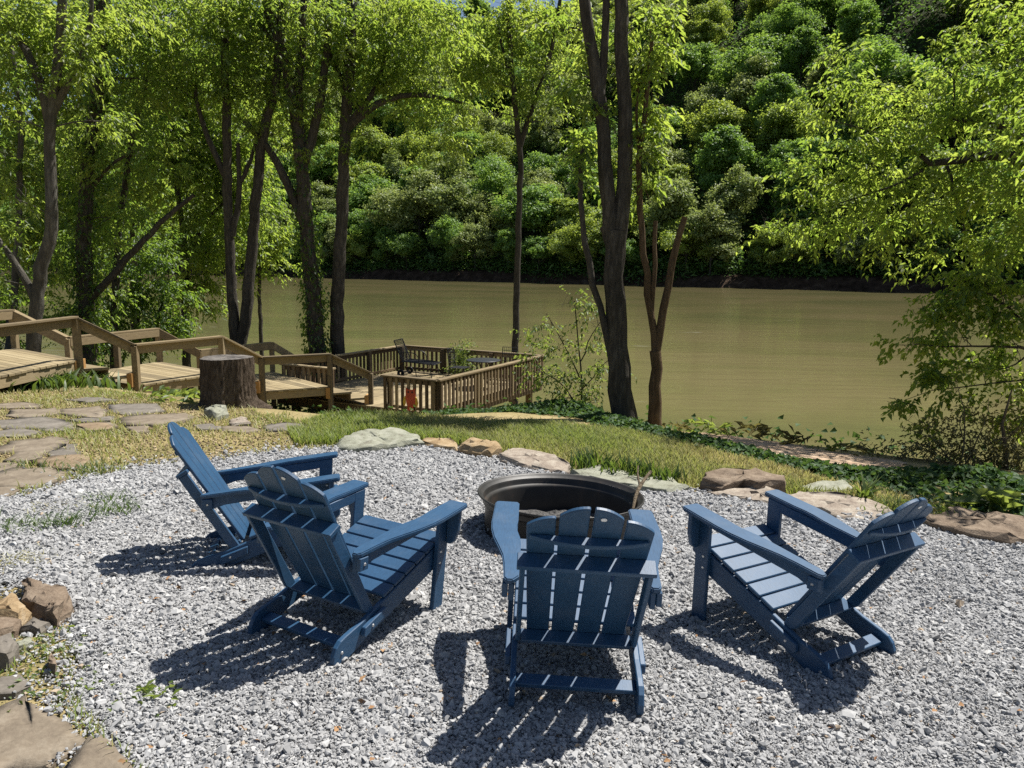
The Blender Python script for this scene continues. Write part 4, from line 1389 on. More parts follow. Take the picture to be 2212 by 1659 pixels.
RED = simple_mat('red_paint', [(.3, (.36, .055, .025)), (.7, (.48, .085, .04))], nscale=8, rough=.6)
YEL = simple_mat('yellow_paint', [(.3, (.50, .30, .03)), (.7, (.62, .40, .05))], nscale=8, rough=.6)
DARKP = simple_mat('dark_paint', [(0, (.03, .02, .02)), (1, (.05, .03, .03))], bstr=0)
ow = empty('yard_ornament', oc - np.array([0, 0, .0]))
ow.location = dk(-.075, .62, -1.06)
tag(ow, 'red and yellow bird shaped cut-out board hanging on the front deck railing', 'ornament')
plate([[(-.12, .22), (-.07, .18), (.07, .18), (.12, .22), (.125, .0), (.10, -.14), (.06, -.20), (-.06, -.20), (-.10, -.14), (-.125, .0)]], 'body', RED, ow, .018, 0)
plate([[(.13, .04), (.17, .0), (.19, -.10), (.165, -.20), (.12, -.12)]], 'wing', YEL, ow, .016, .003)
plate([[(-.13, .04), (-.12, -.12), (-.165, -.20), (-.19, -.10), (-.17, .0)]], 'wing', YEL, ow, .016, .003)
for sx in (-1, 1):
    plate([[(sx * .05 + .022 * math.cos(a), .125 + .022 * math.sin(a)) for a in np.linspace(0, 6.28, 11)[:-1]]], 'eye', DARKP, ow, .006, .019)
    plate([[(sx * .055 - .025, -.20), (sx * .055 + .025, -.20), (sx * .055 + .03, -.27), (sx * .055 - .03, -.27)]], 'leg', RED, ow, .014, .002)


# black metal chaise and bistro set on the deck
def rod(P, r=.011, n=None, sides=6):
    P = np.asarray(P, float)
    return tube(P if n is None else resample(P, n), r, sides)


ch = empty('patio_lounger', (-2.55, 20.6, FLZ), R(-14))
tag(ch, 'black wheeled metal patio lounger with its mesh back raised on the deck', 'lounger')
W2 = .30
fr = []
for sy in (-1, 1):
    fr += [rod([(-.42, sy * W2, .42), (.15, sy * W2, .40), (.52, sy * W2, .36)], .014), rod([(.40, sy * W2, .38), (.46, sy * W2, .0)], .013), rod([(-.02, sy * W2, .40), (.02, sy * W2, .0)], .013), rod([(-.35, sy * W2, .40), (-.42, sy * W2, .08)], .013)]
fr += [rod([(.52, -W2, .36), (.52, W2, .36)], .014), rod([(-.42, -W2, .08), (-.42, W2, .08)], .012)]
link('frame', mesh('frame', *merge(fr), BLACK_METAL, True), parent=ch)
seat = [rod([(-.40 + .044 * i, -W2, .415 - .0035 * i), (-.40 + .044 * i, W2, .415 - .0035 * i)], .006, None, 4) for i in range(21)] + [rod([(-.42, -W2 + .05 * j, .42), (.52, -W2 + .05 * j, .36)], .005, None, 4) for j in range(13)]
link('seat', mesh('seat', *merge(seat), BLACK_METAL), parent=ch)
bt = np.array([-.62, 0, .98]); b0 = np.array([-.38, 0, .42])
bk = [rod([b0 + [0, s * W2, 0], bt + [0, s * W2, 0]], .014) for s in (-1, 1)] + [rod([bt + [0, -W2, 0], bt + [0, W2, 0]], .014)]
bk += [rod([b0 + (bt - b0) * i / 14 + [0, -W2, 0], b0 + (bt - b0) * i / 14 + [0, W2, 0]], .006, None, 4) for i in range(14)] + [rod([b0 + [0, -W2 + .05 * j, 0], bt + [0, -W2 + .05 * j, 0]], .006, None, 4) for j in range(13)]
link('backrest', mesh('backrest', *merge(bk), BLACK_METAL), parent=ch)
for s in (-1, 1):
    link('armrest', mesh('armrest', *merge([rod([(-.44, s * W2, .66), (-.1, s * W2, .68), (.08, s * W2, .62), (.10, s * W2, .40)], .012, 10)]), BLACK_METAL, True), parent=ch)
    V, Fc = lathe([(.085, -.02), (.10, -.02), (.10, .02), (.085, .02), (.03, .012), (.03, -.012), (.085, -.02)], 20)
    V = V[:, [0, 2, 1]] + np.array([-.42, s * (W2 + .03), .10])
    link('wheel', mesh('wheel', V, Fc, BLACK_METAL), parent=ch)

tb = empty('bistro_table', (-.72, 18.75, FLZ))
tag(tb, 'round black metal patio table on the deck behind the right railing', 'table')
V, Fc = lathe([(.0, .705), (.42, .705), (.435, .70), (.435, .685), (.42, .68), (.0, .682)], 40)
link('table_top', mesh('table_top', V, Fc, BLACK_METAL), parent=tb)
for k in range(4):
    a = k * math.pi / 2 + .5; ca, sa = math.cos(a), math.sin(a)
    link('leg', mesh('leg', *rod([(ca * .30, sa * .30, .68), (ca * .10, sa * .10, .42), (ca * .16, sa * .16, .2), (ca * .33, sa * .33, .0)], .013, 12), BLACK_METAL, True), parent=tb)


def patio_chair(loc, rz, lab):
    c = empty('patio_chair', loc, rz); tag(c, lab, 'chair', 'black metal patio chairs on the deck')
    for sx in (-1, 1):
        link('leg', mesh('leg', *rod([(sx * .2, .2, .44), (sx * .22, .24, 0)], .012), BLACK_METAL), parent=c)
        link('leg', mesh('leg', *rod([(sx * .2, -.26, .92), (sx * .2, -.2, .44), (sx * .22, -.27, 0)], .012), BLACK_METAL), parent=c)
    s_ = [rod([(-.21, -.2 + .04 * i, .44), (.21, -.2 + .04 * i, .44)], .006, None, 4) for i in range(11)] + [rod([(-.2 + .05 * i, -.2, .44), (-.2 + .05 * i, .21, .44)], .006, None, 4) for i in range(9)]
    link('seat', mesh('seat', *merge(s_), BLACK_METAL), parent=c)
    b_ = [rod([(-.2 + .05 * i, -.205, .48), (-.2 + .05 * i, -.262, .92)], .006, None, 4) for i in range(9)] + [rod([(-.2, -.205 - .057 * k / 5, .48 + .44 * k / 5), (.2, -.205 - .057 * k / 5, .48 + .44 * k / 5)], .007, None, 4) for k in range(6)]
    link('backrest', mesh('backrest', *merge(b_), BLACK_METAL), parent=c)


patio_chair((-1.35, 19.25, FLZ), R(-110), 'black metal patio chair left of the round table under the fern')
patio_chair((-.15, 19.45, FLZ), R(160), 'black metal patio chair behind the round table near the back railing')

# ------------------------------------------------------------------ near trees
Yr = 20.0
make_tree('bank_tree', 'pale barked tree with a curving forked trunk at the far left', 16.5, [
    ([(72, 790), (74, 700), (80, 640), (95, 560), (115, 480), (112, 400), (104, 330), (110, 260), (118, 180), (130, 90), (140, -60)], 30, 17),
    ([(76, 650), (50, 590), (20, 545), (-20, 500)], 18, 10),
    ([(110, 275), (92, 190), (60, 110), (10, 40), (-30, 0)], 22, 10),
    ([(108, 260), (135, 200), (160, 160), (190, 90), (200, 0)], 16, 8)],
    [(30, 90, 90, 90, 1), (120, 60, 80, 80, .8), (190, 120, 70, 80, .8), (20, 260, 60, 70, .7), (200, 260, 60, 60, .5), (30, 430, 55, 60, .6), (150, 20, 130, 60, .8), (-40, 600, 60, 80, .8), (60, 180, 50, 60, .5)],
    BARK_PALE, LEAF, 15, .12, seed=1)
make_tree('bank_tree', 'slender pale tree to the left of the curving forked trunk', 18.5, [
    ([(20, 760), (30, 640), (40, 520), (42, 400), (46, 300), (40, 200), (20, 60)], 18, 8)],
    [(0, 330, 60, 60, .8), (40, 200, 60, 70, .8), (70, 470, 50, 50, .5)], BARK_PALE, LEAF_DEEP, 15, .12, seed=2)
make_tree('ivy_tree', 'dark ivy wrapped trunk behind the curving pale tree', 19.5, [
    ([(188, 760), (184, 620), (182, 480), (194, 330), (214, 180), (222, 60), (215, -60)], 36, 22),
    ([(190, 650), (230, 610), (270, 560), (320, 510), (372, 455), (420, 420)], 18, 8),
    ([(186, 420), (240, 350), (300, 320)], 10, 5)],
    [(240, 80, 80, 80, .8), (300, 170, 80, 70, .8), (160, 330, 60, 80, .7), (290, 330, 80, 60, .7), (240, 470, 70, 60, .7), (120, 590, 60, 60, .7), (330, 60, 80, 60, .8), (200, 660, 60, 60, .9)],
    BARK_DARK, LEAF, 16, .125, ivy=[(0, .02, .95, 2600, .12)], seed=3)
make_tree('ivy_tree', 'thin ivy clad trunk leaning beside the dark ivy wrapped trunk', 21, [
    ([(245, 760), (250, 600), (262, 450), (285, 300), (320, 160), (330, 20)], 18, 9)],
    [(300, 240, 70, 70, .7), (350, 120, 80, 70, .8), (380, 20, 110, 60, .9)], BARK_DARK, LEAF_DEEP, 16, .12, ivy=[(0, .02, .8, 900, .1)], seed=4)
# leafy mass over the water on the left
make_tree('riverside_tree', 'spreading bright leafed tree over the water beyond the boardwalk', 25, [
    ([(400, 720), (402, 600), (395, 500), (380, 380), (370, 250)], 20, 8), ([(398, 560), (440, 480), (490, 430)], 10, 5)],
    [(400, 200, 90, 70, 1), (330, 290, 90, 60, 1), (440, 320, 80, 60, 1), (380, 400, 100, 60, 1.1), (470, 440, 70, 50, .9), (430, 510, 90, 50, 1.1), (540, 430, 60, 60, .7), (470, 240, 70, 70, .9), (520, 330, 60, 60, .7), (450, 590, 70, 40, .9), (420, 640, 60, 40, .9)],
    BARK_DARK, LEAF, 17, .15, seed=5)
make_tree('riverside_tree', 'low yellow green tree leaning over the river left of the paired trunks', 27, [
    ([(560, 640), (560, 560), (550, 480), (540, 400)], 12, 5)],
    [(560, 470, 60, 55, .9), (580, 540, 45, 40, .8), (540, 570, 60, 40, .8), (600, 590, 28, 16, .5), (530, 400, 60, 50, .7), (590, 400, 40, 60, .5)],
    BARK_DARK, LEAF_MAPLE, 17, .15, seed=6)
make_tree('riverside_shrub', 'dark leafy shrub crowding the bank behind the boardwalk landing', 22, [
    ([(300, 740), (300, 660), (305, 590)], 10, 4), ([(330, 740), (345, 680), (360, 620)], 8, 4)],
    [(280, 620, 80, 60, 1.1), (350, 660, 70, 60, 1.1), (230, 690, 70, 50, 1), (300, 720, 90, 45, 1.1), (390, 700, 40, 50, .8), (300, 540, 80, 50, .9), (180, 560, 60, 60, .7), (150, 700, 60, 40, .8), (370, 570, 60, 40, .8)],
    BARK_DARK, LEAF_DEEP, 17, .12, cat='shrub', seed=7)
make_tree('riverside_shrub', 'dark shrub at the far left behind the boardwalk rail', 19.5, [
    ([(20, 740), (10, 660), (0, 600)], 8, 4)],
    [(0, 640, 60, 60, .8), (20, 560, 50, 50, .6), (-30, 720, 60, 50, .8)], BARK_DARK, LEAF_DEEP, 16, .12, cat='shrub', seed=8)
make_tree('bank_tree', 'tall background tree filling the upper left behind the ivy trunks', 30, [
    ([(290, 680), (290, 500), (280, 300), (290, 60), (300, -80)], 18, 8)],
    [(60, 60, 110, 80, 1.1), (180, 30, 110, 60, 1), (330, 40, 110, 60, 1), (470, 60, 110, 80, 1.1), (90, 200, 100, 80, 1), (250, 200, 110, 90, 1), (400, 180, 90, 80, .9), (60, 350, 90, 80, 1), (180, 420, 90, 80, 1), (290, 440, 90, 70, .9), (60, 500, 80, 70, .9), (560, 160, 80, 90, .8), (560, 290, 60, 60, .6), (180, 540, 90, 60, .9)],
    BARK_DARK, LEAF, 13, .19, k=10, tw=.6, seed=9)

make_tree('twin_tree', 'two dark slim trunks joined at the foot beside the boardwalk', Yr, [
    ([(512, 770), (506, 700), (499, 600), (493, 480), (491, 380), (490, 250), (486, 120), (480, -40)], 24, 15),
    ([(516, 765), (528, 700), (540, 600), (552, 450), (562, 330), (580, 250), (598, 180), (608, 60), (612, -40)], 26, 15),
    ([(492, 392), (470, 345), (448, 300), (430, 250), (420, 185)], 14, 8),
    ([(502, 510), (512, 460), (520, 380), (514, 310)], 14, 8), ([(520, 392), (540, 350), (552, 310)], 10, 7)],
    [(420, 130, 90, 70, 1), (500, 90, 80, 90, 1), (450, 30, 100, 60, .9), (560, 200, 60, 50, .6), (480, 200, 70, 50, .7), (380, 190, 60, 50, .6), (590, 110, 60, 70, .6)],
    BARK_DARK, LEAF, 16, .12, seed=10)
make_tree('ivy_tree', 'ivy speckled trunk left of its bare neighbour behind the stair rail', Yr, [
    ([(690, 800), (685, 740), (678, 650), (668, 560), (660, 480), (655, 400), (648, 320), (640, 250), (628, 180), (602, 90), (575, 0), (560, -60)], 40, 20),
    ([(662, 500), (635, 430), (605, 360), (565, 300), (530, 262)], 22, 12),
    ([(658, 350), (680, 280), (694, 210), (704, 130), (712, 0), (714, -60)], 20, 12),
    ([(642, 262), (648, 160), (655, 60), (655, -50)], 20, 12),
    ([(605, 100), (570, 70), (545, 20)], 10, 6)],
    [(560, 90, 80, 80, .9), (640, 40, 80, 60, .9), (700, 120, 70, 80, .8), (620, 200, 60, 60, .6), (700, 230, 60, 60, .6), (540, 230, 60, 50, .7), (600, 290, 50, 40, .5), (610, 0, 120, 60, .9), (720, 40, 80, 60, .8), (650, 330, 40, 40, .35)],
    BARK_DARK, LEAF, 16, .12, ivy=[(0, .02, .5, 1500, .10), (0, .5, .8, 300, .05)], seed=11)
make_tree('bank_tree', 'dark straight trunk with a pale scar, right of the ivy speckled trunk', Yr + .3, [
    ([(732, 800), (728, 700), (729, 620), (736, 500), (741, 400), (746, 300), (748, 220), (756, 130), (760, 40), (762, -60)], 32, 20),
    ([(752, 275), (775, 248), (800, 232), (860, 202), (930, 206), (1000, 222)], 18, 5),
    ([(755, 265), (790, 225), (812, 190), (826, 150), (840, 90)], 14, 7),
    ([(752, 200), (720, 140), (700, 60)], 10, 6)],
    [(790, 60, 90, 70, 1), (870, 110, 90, 80, 1), (950, 80, 80, 90, .9), (830, 180, 70, 50, .8), (930, 190, 80, 40, .8), (990, 240, 60, 30, .5), (760, 150, 60, 60, .6), (880, 260, 80, 40, .6), (960, 320, 60, 40, .5), (800, 290, 40, 40, .45), (870, 20, 100, 50, .9), (740, 330, 40, 30, .3), (960, 270, 60, 40, .5), (860, 330, 40, 30, .25)],
    BARK_DARK, LEAF_MAPLE, 15, .12, seed=12)
make_tree('bank_tree', 'slender straight tree behind the back railing of the deck', 22.5, [
    ([(1112, 790), (1115, 680), (1117, 560), (1122, 440), (1125, 330), (1122, 290), (1112, 240), (1106, 160), (1100, 60), (1096, -60)], 18, 9),
    ([(1124, 315), (1140, 265), (1160, 205), (1185, 130), (1205, 40), (1215, -50)], 11, 7),
    ([(1106, 170), (1085, 110), (1075, 50)], 7, 4)],
    [(1040, 60, 80, 80, .9), (1120, 90, 70, 80, .8), (1190, 60, 70, 80, .8), (1060, 180, 60, 50, .7), (1150, 200, 50, 50, .45), (1010, 130, 60, 60, .7), (1190, 160, 50, 60, .5), (1100, 10, 110, 50, .8), (1060, 250, 50, 30, .4), (1190, 260, 40, 50, .3)],
    BARK_DARK, LEAF_MAPLE, 14, .125, seed=13)
make_tree('bank_tree', 'big forked tree with a sawn knot on the grass bank edge', 10.9, [
    ([(1352, 925), (1346, 880), (1338, 800), (1332, 720), (1328, 620), (1328, 540), (1330, 500)], 50, 42),
    ([(1328, 545), (1318, 480), (1310, 400), (1302, 300), (1297, 210), (1282, 130), (1266, 50), (1258, -80)], 34, 22),
    ([(1332, 545), (1345, 470), (1350, 380), (1352, 280), (1346, 180), (1341, 80), (1344, -80)], 33, 26),
    ([(1296, 215), (1303, 150), (1308, 70), (1312, -60)], 18, 14),
    ([(1322, 530), (1310, 505), (1304, 488)], 26, 22),
    ([(1326, 800), (1312, 720), (1292, 650), (1275, 590), (1266, 540), (1258, 480), (1255, 400), (1256, 320)], 17, 10)],
    [(1250, 330, 30, 60, 2.2, .2), (1246, 230, 32, 55, 2.2, .2), (1250, 160, 30, 40, 1.6, .2), (1255, 395, 20, 25, 1.2, .2), (1230, 60, 50, 60, .7, .4), (1290, 30, 60, 50, .5, .5), (1370, 60, 50, 70, .7, .4), (1330, 300, 30, 30, .15, .4), (1310, 120, 40, 60, .3, .5)],
    BARK_DARK, LEAF_MAPLE, 18, .105, tw=.30, k=9, seed=14, base_fl=1.35)
make_tree('pruned_tree', 'small pruned tree with sawn off stubs right of the big forked tree', 11.1, [
    ([(1416, 925), (1417, 870), (1416, 800), (1415, 758)], 28, 24),
    ([(1416, 770), (1407, 690), (1399, 610), (1386, 510), (1378, 430), (1378, 340), (1390, 250), (1402, 150), (1410, 60)], 17, 8),
    ([(1407, 700), (1410, 620), (1414, 550), (1416, 478)], 11, 9),
    ([(1417, 765), (1432, 660), (1450, 570), (1465, 510), (1476, 468)], 19, 13),
    ([(1380, 330), (1372, 260), (1376, 180)], 7, 5)],
    [(1400, 330, 34, 55, 1.8), (1410, 240, 38, 55, 2), (1425, 150, 42, 60, 1.6), (1440, 60, 40, 60, .8), (1400, 60, 40, 60, .7), (1395, 410, 30, 30, .5), (1386, 180, 40, 60, .7), (1455, 115, 30, 40, .5)],
    BARK_WARM, LEAF_MAPLE, 19, .105, tw=.30, k=9, seed=15)
# pale flush cuts on the stubs
make_tree('sapling', 'airy young tree with flat sprays of pale leaves in front of the deck corner', 11.9, [
    ([(1256, 905), (1258, 850), (1254, 790), (1250, 720), (1240, 650)], 5, 2), ([(1256, 880), (1225, 840), (1190, 810), (1160, 790)], 4, 1.5), ([(1257, 830), (1225, 760), (1195, 700), (1180, 680)], 3.5, 1.5), ([(1258, 840), (1290, 800), (1320, 770)], 3, 1.5), ([(1255, 780), (1275, 720), (1305, 690)], 3, 1.5)],
    [(1190, 700, 34, 18, .5), (1235, 655, 34, 20, .55), (1290, 690, 30, 18, .45), (1215, 740, 40, 18, .55), (1280, 750, 40, 20, .5), (1180, 770, 34, 16, .5), (1195, 815, 45, 22, .65), (1300, 800, 34, 24, .5), (1250, 825, 40, 22, .5), (1290, 860, 36, 22, .5), (1220, 860, 40, 16, .4), (1325, 715, 22, 12, .3), (1165, 800, 22, 20, .4)],
    BARK_DARK, LEAF_SAP, 70, .066, k=10, tw=.26, W=.58, clump=.5, seed=16, base_fl=1.0)
make_tree('maple_tree', 'big maple reaching in over the river from beyond the right edge', 10.6, [
    ([(2440, 1000), (2420, 800), (2380, 600), (2330, 480), (2280, 400), (2230, 372), (2190, 325), (2120, 330), (2040, 358), (1992, 368), (1985, 335)], 90, 9),
    ([(2380, 620), (2330, 350), (2290, 180), (2260, 40)], 50, 22), ([(2300, 420), (2240, 300), (2150, 262), (2060, 258)], 24, 6), ([(2045, 358), (2060, 400), (2072, 450), (2080, 500)], 7, 3), ([(1992, 368), (1930, 400), (1870, 430), (1800, 440)], 6, 2), ([(1990, 340), (1940, 300), (1880, 280), (1800, 260)], 6, 2)],
    [(1900, 165, 100, 50, .9), (1830, 230, 90, 50, .9), (1960, 250, 100, 60, 1.1), (1780, 330, 90, 45, .9), (1880, 350, 110, 55, 1.1), (1740, 400, 70, 35, .8), (1850, 440, 110, 50, 1), (1980, 440, 100, 60, 1.1), (1690, 470, 50, 25, .5), (1780, 490, 80, 35, .7), (1920, 510, 80, 40, .8), (2060, 150, 90, 70, 1), (2100, 300, 90, 70, 1.1), (2160, 220, 80, 90, 1.1), (2180, 90, 80, 80, 1.1), (2100, 430, 90, 60, 1), (2190, 400, 70, 80, 1), (2230, 40, 90, 70, 1), (2140, 520, 80, 50, .9), (2040, 540, 60, 40, .7), (1655, 500, 24, 14, .25), (2320, 180, 100, 90, 1, -.8), (2340, 330, 100, 80, 1.1, -1), (2440, 260, 100, 100, 1.1, -1.2), (2420, 420, 100, 70, 1, -1.2), (2350, 60, 110, 80, 1, -.8), (2330, 480, 80, 50, .9, -.6), (2235, 300, 70, 90, 1.3, -1.7), (2245, 430, 60, 70, 1.3, -1.8), (2270, 170, 80, 80, 1.2, -1.6), (2190, 240, 60, 60, .9, -1.4), (2390, 330, 90, 100, 1.3, -3.4), (2330, 250, 80, 90, 1.2, -2.6)],
    BARK_DARK, LEAF_MAPLE, 25, .085, tw=.36, k=10, seed=17)
make_tree('bank_shrub', 'bright leafed bush leaning in from the right above the dry brush', 9.2, [
    ([(2360, 1040), (2320, 900), (2290, 780), (2250, 745), (2150, 748), (2050, 752), (1990, 745)], 13, 2), ([(2300, 820), (2230, 815), (2120, 832), (2020, 830), (1960, 860)], 5, 1.2), ([(2290, 790), (2230, 700), (2150, 640), (2080, 600)], 10, 3), ([(2240, 745), (2200, 790), (2150, 800)], 5, 2)],
    [(2110, 600, 90, 40, 1), (2180, 540, 80, 40, .9), (2060, 660, 80, 40, 1), (2160, 660, 90, 50, 1.1), (2230, 620, 60, 60, .9), (2080, 730, 90, 28, .8), (1960, 745, 50, 16, .45), (2190, 740, 60, 40, .9), (2120, 800, 90, 26, .9), (2010, 830, 60, 26, .9), (1950, 870, 42, 28, .8), (1990, 905, 36, 24, .6), (2080, 780, 70, 26, .7), (2190, 880, 60, 40, .7), (2120, 880, 50, 30, .5), (1990, 590, 30, 14, .3), (2240, 850, 60, 40, .6), (1985, 665, 24, 12, .2), (2060, 860, 50, 24, .35)],
    BARK_DARK, LEAF_MAPLE, 40, .085, tw=.26, k=9, W=.6, cat='shrub', seed=18)
make_tree('dry_brush', 'tangle of dry tan brush on the bank below the bright bush', 8.9, [
    ([(2070, 1010), (2040, 960), (1990, 930), (1940, 925)], 4, 1), ([(2070, 1010), (2090, 930), (2080, 860), (2060, 800)], 4, 1), ([(2080, 1010), (2130, 920), (2140, 860)], 4, 1), ([(2175, 1030), (2165, 960), (2170, 900), (2185, 840)], 12, 3), ([(2080, 1010), (2020, 990), (1950, 985), (1880, 975)], 3, 1), ([(2090, 1010), (2160, 980), (2230, 990)], 4, 1.5), ([(2070, 1010), (2000, 950), (1930, 960)], 3, 1), ([(2060, 1000), (2000, 1000), (1960, 1010)], 3, 1), ([(2110, 1010), (2060, 900), (2100, 850)], 3, 1)],
    [(2000, 960, 60, 30, .6), (2080, 930, 60, 40, .7), (2150, 950, 60, 50, .7), (1930, 985, 60, 20, .5), (2060, 990, 80, 26, .7), (2200, 920, 40, 60, .6), (1850, 960, 50, 14, .25), (2150, 1000, 60, 30, .6)],
    BARK_TWIG, LEAF_BRUSH, 130, .055, tw=.25, k=8, W=.4, clump=.5, cat='shrub', seed=19, base_fl=1)


# ------------------------------------------------------------------ ground plants
def on_ground(P, lift=0):
    return np.c_[P, terrain(P[:, 0], P[:, 1]) + lift]


def blades(P, H, W, tone, lean=.35, g=rng):
    n = len(P)
    a = g.uniform(0, 6.28, n); b = a + g.uniform(.8, 2.2, n)
    s = np.stack([np.cos(a), np.sin(a), np.zeros(n)], 1) * (W / 2)[:, None]
    t1 = P + np.stack([np.cos(b) * lean * .3, np.sin(b) * lean * .3, np.full(n, .6)], 1) * H[:, None]
    t2 = P + np.stack([np.cos(b) * lean, np.sin(b) * lean, np.full(n, .95)], 1) * H[:, None]
    V = np.stack([P - s, P + s, t1 + s * .7, t1 - s * .7, t2], 1).reshape(-1, 3)
    k = np.arange(n)[:, None] * 5
    Fc = np.concatenate([k + [[0, 1, 2]], k + [[0, 2, 3]], k + [[3, 2, 4]]])
    return V, Fc, np.repeat(tone, 5)


def px_poly(L):
    return np.array([ground(x, y)[:2] for x, y in L])


LAWN = px_poly([(700, 905), (800, 900), (950, 903), (1050, 915), (1200, 918), (1340, 935), (1500, 965), (1650, 1000), (1800, 1040), (1960, 1075), (2080, 1110), (2040, 1125), (1940, 1112), (1800, 1080), (1700, 1070), (1560, 1056), (1480, 1058), (1400, 1045), (1300, 1030), (1230, 1020), (1080, 985), (980, 960), (900, 955), (850, 936), (780, 940), (720, 965), (640, 965), (620, 930)])
g = np.random.default_rng(21)


def in_poly(poly, n, g=g):
    lo, hi = poly.min(0), poly.max(0)
    P = g.uniform(lo, hi, (n, 2))
    return P[inside(P, poly)]


stones_xy = [np.array([ground(x, y)[:2] for x, y in e[1]]) for e in edging] + [np.array([ground(x, y)[:2] for x, y in q]) for q in flags]


def off_stones(P):
    m = np.ones(len(P), bool)
    for q in stones_xy:
        b = (P[:, 0] > q[:, 0].min()) & (P[:, 0] < q[:, 0].max()) & (P[:, 1] > q[:, 1].min()) & (P[:, 1] < q[:, 1].max()) & m
        i = np.where(b)[0]
        if len(i): m[i[inside(P[i], q)]] = False
    return P[m]


P = off_stones(in_poly(LAWN, 150000))
dry = np.clip(.5 + .5 * hill_noise(P[:, 0] + 3, P[:, 1], 1.6, 5) + .15 * (P[:, 0] - .2) - .1, 0, 1)
keepm = g.random(len(P)) < .9 - .55 * dry
P = P[keepm]; dry = dry[keepm]
n = len(P); print('lawn blades', n)
H = g.uniform(.05, .13, n) * (1.15 - .55 * dry)
V1 = blades(on_ground(P), H, .009 + .006 * g.random(n), np.clip(.15 + .75 * dry + .18 * g.normal(size=n), 0, 1), .6, g)
# the dry left-hand lawn
LEFT = px_poly([(-80, 905), (0, 850), (150, 842), (300, 850), (430, 880), (560, 886), (700, 905), (720, 930), (735, 970), (640, 978), (560, 988), (470, 998), (300, 1014), (190, 1036), (60, 1074), (-80, 1090)])
P = off_stones(in_poly(LEFT, 52000))
dry = np.clip(.62 + .55 * hill_noise(P[:, 0], P[:, 1] + 2, 1.9, 9), 0, 1)
keepm = g.random(len(P)) < .75 - .6 * dry
P = P[keepm]; dry = dry[keepm]; n = len(P)
V2 = blades(on_ground(P), g.uniform(.03, .09, n), .008 + .006 * g.random(n), np.clip(.35 + .6 * dry + .2 * g.normal(size=n), 0, 1), .8, g)
# weeds by the flagstones bottom left
WEED = px_poly([(0, 1400), (60, 1390), (120, 1385), (165, 1420), (160, 1500), (230, 1600), (300, 1659), (330, 1720), (260, 1690), (190, 1610), (130, 1540), (60, 1530), (0, 1540)])
P = off_stones(in_poly(WEED, 5200)); P = P[g.random(len(P)) < np.clip(.4 + .8 * hill_noise(P[:, 0], P[:, 1], 7, 2), 0, 1)]; n = len(P)
V3 = blades(on_ground(P, .01), g.uniform(.02, .06, n), .004 + .003 * g.random(n), np.clip(.25 + .25 * g.normal(size=n), 0, 1), .9, g)
VV = [V1, V2, V3]; off = np.cumsum([0] + [len(v[0]) for v in VV])
tag(link('grass', mesh('grass', np.concatenate([v[0] for v in VV]), np.concatenate([v[1] + o for v, o in zip(VV, off)]), GRASS, False, np.concatenate([v[2] for v in VV]))), 'short patchy lawn grass, green and straw coloured', kind='stuff')

# straw and leaf crumbs on the dry lawn
P = off_stones(in_poly(LEFT, 17000)); n = len(P)
V, Fc, T = chips(on_ground(P, .004), g.uniform(.008, .022, n), np.clip(.6 + .3 * g.normal(size=n), 0, 1), g=g)
STRAW = bpy.data.materials.new('straw_crumb'); STRAW.use_nodes = True
nt = STRAW.node_tree; p_ = nt.nodes['Principled BSDF']
nt.links.new(ramp(nt, [(0, (.09, .06, .03)), (.5, (.20, .15, .08)), (1, (.31, .245, .14))], attr(nt)).outputs[0], p_.inputs['Base Color']); p_.inputs['Roughness'].default_value = .95
tag(link('straw_litter', mesh('straw_litter', V, Fc, STRAW, False, T)), 'dry straw and leaf crumbs strewn over the left lawn', kind='stuff')

# ivy running along the bank edge
lo = np.vstack([[(-3.4, 12.9), (-2.4, 12.4), (-1.5, 11.9), (-.6, 11.3), (.3, 10.85), (.95, 10.6)], px_poly([(1340, 940), (1500, 966), (1650, 999), (1800, 1036), (1960, 1076), (2100, 1112), (2330, 1175)])])
wd = np.array([1.6, 2.0, 2.2, 2.2, 1.9, 1.5, 1.0, .6, .5, .6, 1.3, 1.9, 2.4])
IV = np.concatenate([lo, (lo + wd[:, None] * np.array([.49, .87]))[::-1]])
P = in_poly(IV, 210000)
d = edge_dist(P, IV)
clumpn = .5 + .5 * hill_noise(P[:, 0], P[:, 1], 3.1, 4)
keepm = g.random(len(P)) < np.clip(.3 + d * 2.6, 0, 1) * np.clip(-.1 + 1.15 * clumpn, .06, 1)
P = P[keepm]; d = d[keepm]; cl = clumpn[keepm]; n = len(P); print('ivy', n)
h = np.interp(P[:, 0], [-2.5, -.3, 1.2, 2.2, 3.6, 5], [.35, .5, .6, .42, .45, .8]) * (.07 + .30 * np.clip(d * 1.6, 0, 1) * (.3 + cl)) * g.random(n) ** .6
D = g.normal(size=(n, 3)); D[:, 2] = np.abs(D[:, 2]) * .35 - .1
V, Fc, T = leaves(on_ground(P, 0) + np.c_[np.zeros((n, 2)), h], D, g.uniform(.05, .10, n), g.uniform(.05, .085, n), np.clip(.45 + .28 * g.normal(size=n), 0, 1), .3, .15, g)
tag(link('ivy_ground_cover', mesh('ivy_ground_cover', V, Fc, IVY, False, T)), 'dark glossy ivy creeping along the top of the river bank', kind='stuff')
